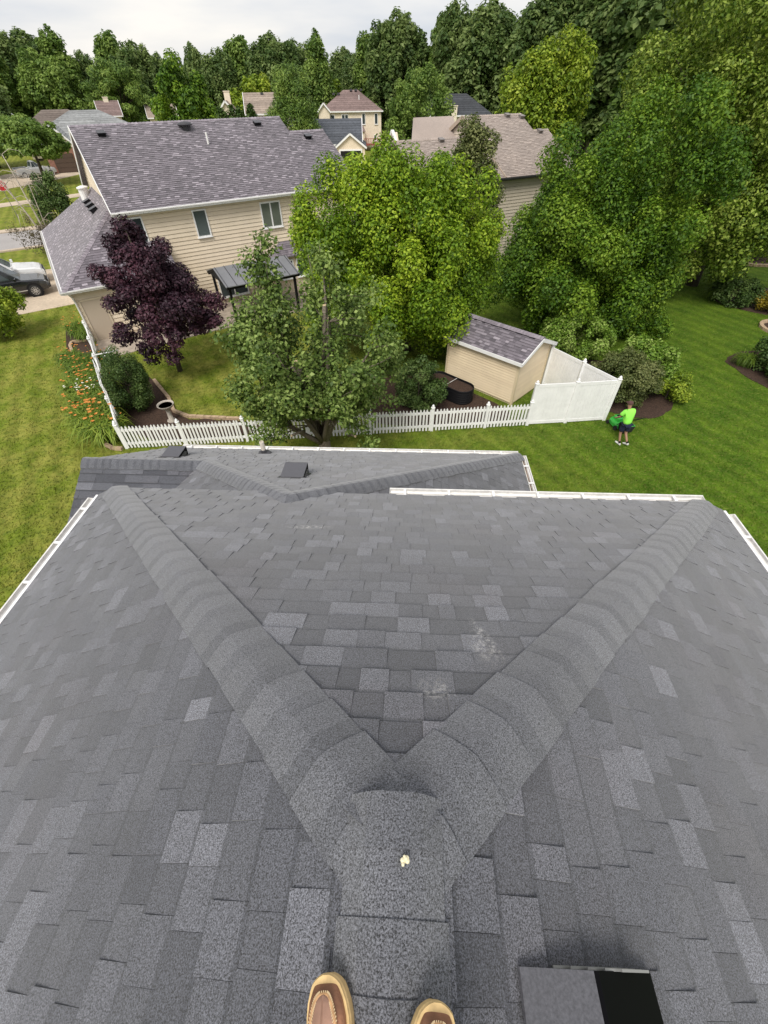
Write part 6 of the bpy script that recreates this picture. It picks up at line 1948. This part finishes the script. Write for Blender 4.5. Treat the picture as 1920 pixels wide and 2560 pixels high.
# ------------------------------------------------------------------ work boots on the ridge
M_LEATH = tonemat('boot_leather', [(0, (.19, .085, .045)), (1, (.34, .17, .10))], .55, nscale=16, namt=.35, big=7, bigamt=.35, bump=.15, bscale=60)
M_TOE = tonemat('boot_toe_leather', [(0, (.33, .19, .135)), (1, (.42, .25, .18))], .5, nscale=14, namt=.2, big=9, bigamt=.2, bump=.1, bscale=70)
M_SOLE = plain('boot_sole', (.66, .47, .22), .7, nscale=40, namt=.15, big=9, bigamt=.12)
M_SEAM = plain('boot_seam', (.50, .29, .14), .6, nscale=60, namt=.25)
M_THREAD = plain('boot_thread', (.62, .47, .28), .8)


def boot(label, toe, heading, roll, z0, mirror):
    """toe: world xy of the sole's toe tip; heading: yaw; length runs back from the toe"""
    t = thing('boot', label, 'boot', (toe[0], toe[1], z0), heading)
    t.rotation_euler = (0, roll, heading)
    def outline(s, k):          # half widths (inner, outer) of the sole at distance s back from the toe
        pts = [(0, .010, .010), (.005, .026, .024), (.016, .039, .036), (.038, .050, .047), (.07, .055, .054), (.12, .053, .055), (.17, .041, .046), (.22, .037, .041), (.27, .036, .038), (.295, .026, .028), (.305, .008, .008)]
        for i in range(len(pts) - 1):
            if pts[i][0] <= s <= pts[i + 1][0]:
                f = (s - pts[i][0]) / (pts[i + 1][0] - pts[i][0]); f = f * f * (3 - 2 * f) if i > 3 else f
                return (pts[i][1] + (pts[i + 1][1] - pts[i][1]) * f) * k, (pts[i][2] + (pts[i + 1][2] - pts[i][2]) * f) * k
        return .008 * k, .008 * k
    bend = lambda s: -.010 * mirror * (1 - min(1, s / .12)) ** 1.4       # toe swings a little inwards
    S = [0, .003, .008, .016, .028, .045, .065, .09, .12, .15, .18, .21, .24, .27, .29, .30, .305]
    def deck(z, k, s_off=0.0):
        L_, R_ = [], []
        for s in S:
            a, b = outline(s, 1.0); ss = s_off + s * (1 - 2 * s_off / .305)
            a = max(a - k, .002); b = max(b - k, .002)
            if mirror < 0: a, b = b, a
            L_.append(np.array([bend(s) - a, -ss, z])); R_.append(np.array([bend(s) + b, -ss, z]))
        return L_ + R_[::-1]
    sm = MB(); loft(sm, [deck(.0, .004, .004), deck(.006, 0), deck(.03, 0), deck(.034, .002, .002)]); sm.build('sole', M_SOLE, t, smooth=False, world=False)
    # vamp: lofted sections across the foot
    up_ = MB(); rings = []
    hts = {0: .0, .012: .034, .022: .047, .04: .060, .065: .067, .095: .072, .125: .084, .155: .10, .185: .118, .215: .132, .245: .138, .272: .136, .288: .10}
    for s in (.010, .016, .026, .042, .065, .095, .125, .155, .185, .215, .245, .272, .288):
        a, b = outline(s, 1.0); a = max(a - .0085, .004); b = max(b - .0085, .004)
        if mirror < 0: a, b = b, a
        ks = sorted(hts); h = np.interp(s, ks, [hts[k] for k in ks])
        rg_ = []
        for k in range(18):
            an = math.pi * k / 17
            cx = math.cos(an); cz = math.sin(an)
            pw = .62 if s < .13 else .5
            x = -(a if cx > 0 else b) * np.sign(cx) * abs(cx) ** pw * (1 - (.28 if s > .1 else .1) * cz ** 3)
            rg_.append(np.array([bend(s) + x, -s - .002, .034 + (h - .034) * cz ** .75 if h > .034 else .034]))
        rings.append(rg_)
    loft(up_, rings); up_.build('upper', M_LEATH, t, smooth=True, world=False)
    # moc toe plate and its raised seam
    tp, seam = MB(), []
    def top_at(s, f):           # f in -1..1 across
        a, b = outline(s, 1.0); a -= .0085; b -= .0085
        if mirror < 0: a, b = b, a
        ks = sorted(hts); h = np.interp(s, ks, [hts[k] for k in ks])
        cx = abs(f); an = math.acos(min(1, cx ** (1 / .62))); cz = math.sin(an)
        return np.array([bend(s) + (b if f > 0 else -a) * abs(f) * (1 - .1 * cz ** 3), -s - .002, .034 + (h - .034) * cz ** .75])
    ring_pts = []
    for k in range(25):
        an = math.pi * k / 24
        f = math.copysign(abs(math.cos(an)) ** .5, math.cos(an)) * .72; s = .15 - (.15 - .030) * abs(math.sin(an)) ** .55
        ring_pts.append((s, f))
    for s, f in ring_pts: seam.append(top_at(s, f) + np.array([0, 0, .0015]))
    sb2 = MB(); sb2.tube(seam, .0045, 6); so3 = sb2.build('moc_seam', M_SEAM, t, smooth=True, world=False)
    rows_ = [[top_at(s, f * q) + np.array([0, 0, .0025 + .004 * (1 - q * q)]) for s, f in ring_pts] for q in (.95, .7, .4, .1)]
    n_ = len(ring_pts)
    V = [p for r_ in rows_ for p in r_]
    tp.add(V, [(i * n_ + k, i * n_ + k + 1, (i + 1) * n_ + k + 1, (i + 1) * n_ + k) for i in range(3) for k in range(n_ - 1)])
    # close the middle
    o_ = 3 * n_
    tp.add([rows_[3][k] for k in range(n_)], [tuple(range(n_))])
    tp.build('toe_plate', M_TOE, t, smooth=True, world=False)
    th = MB()
    for k in range(1, 46):      # stitches of the seam
        f_ = k / 46 * (len(seam) - 1); i = int(f_); p = seam[i] + (seam[i + 1] - seam[i]) * (f_ - i); c_ = np.array([bend(.08), -.10, .06]); d = unit((p - c_) * np.array([1, 1, 0]))
        th.bar(p + d * -.006 + np.array([0, 0, .0045]), p + d * .0065 + np.array([0, 0, .0015]), .0018, .0014)
    ss_ = deck(.0352, .0045, .004)
    for k in range(len(ss_) - 1):
        a, b = ss_[k], ss_[k + 1]; L_ = np.linalg.norm(b - a); m_ = max(1, int(L_ / .007))
        for j in range(m_): th.bar(a + (b - a) * (j + .15) / m_, a + (b - a) * (j + .8) / m_, .0018, .0016)
    th.build('stitching', M_THREAD, t, world=False)['kind'] = 'stuff'
    wl2 = MB(); loft(wl2, [deck(.034, .0015, .0015), deck(.0375, .0025, .0025)]); wl2.build('welt', M_SOLE, t, world=False)
    cl = MB(); cl.lathe([(.043, .10), (.046, .16), (.047, .175), (.041, .178), (.038, .15)], 20, (bend(.24), -.235, 0), sx=.95, sy=1.25); cl.build('collar', M_LEATH, t, smooth=True, world=False)
    lc = MB()
    for k in range(4):
        s = .145 + k * .022; p = top_at(s, .3 * 1), top_at(s, -.3)
        ks = sorted(hts); z = np.interp(s, ks, [hts[q] for q in ks]) + .004
        lc.tube([(bend(s) - .02, -s, z - .004), (bend(s), -s + .006, z + .003), (bend(s) + .02, -s, z - .004)], .0032, 5)
    lc.build('lace', plain('lace', (.42, .30, .16), .9), t, world=False)
    return t


tl, trr = Pp(-.135, -.245, 0), Pp(.085, -.272, 0)
boot('brown moc toe leather boot nearer the ridge cap joint', (tl[0], tl[1]), R(3), -.29, RZ - .022, 1)
boot('brown moc toe leather boot nearer the roof vent', (trr[0], trr[1]), R(-6), .22, RZ + .045, -1)
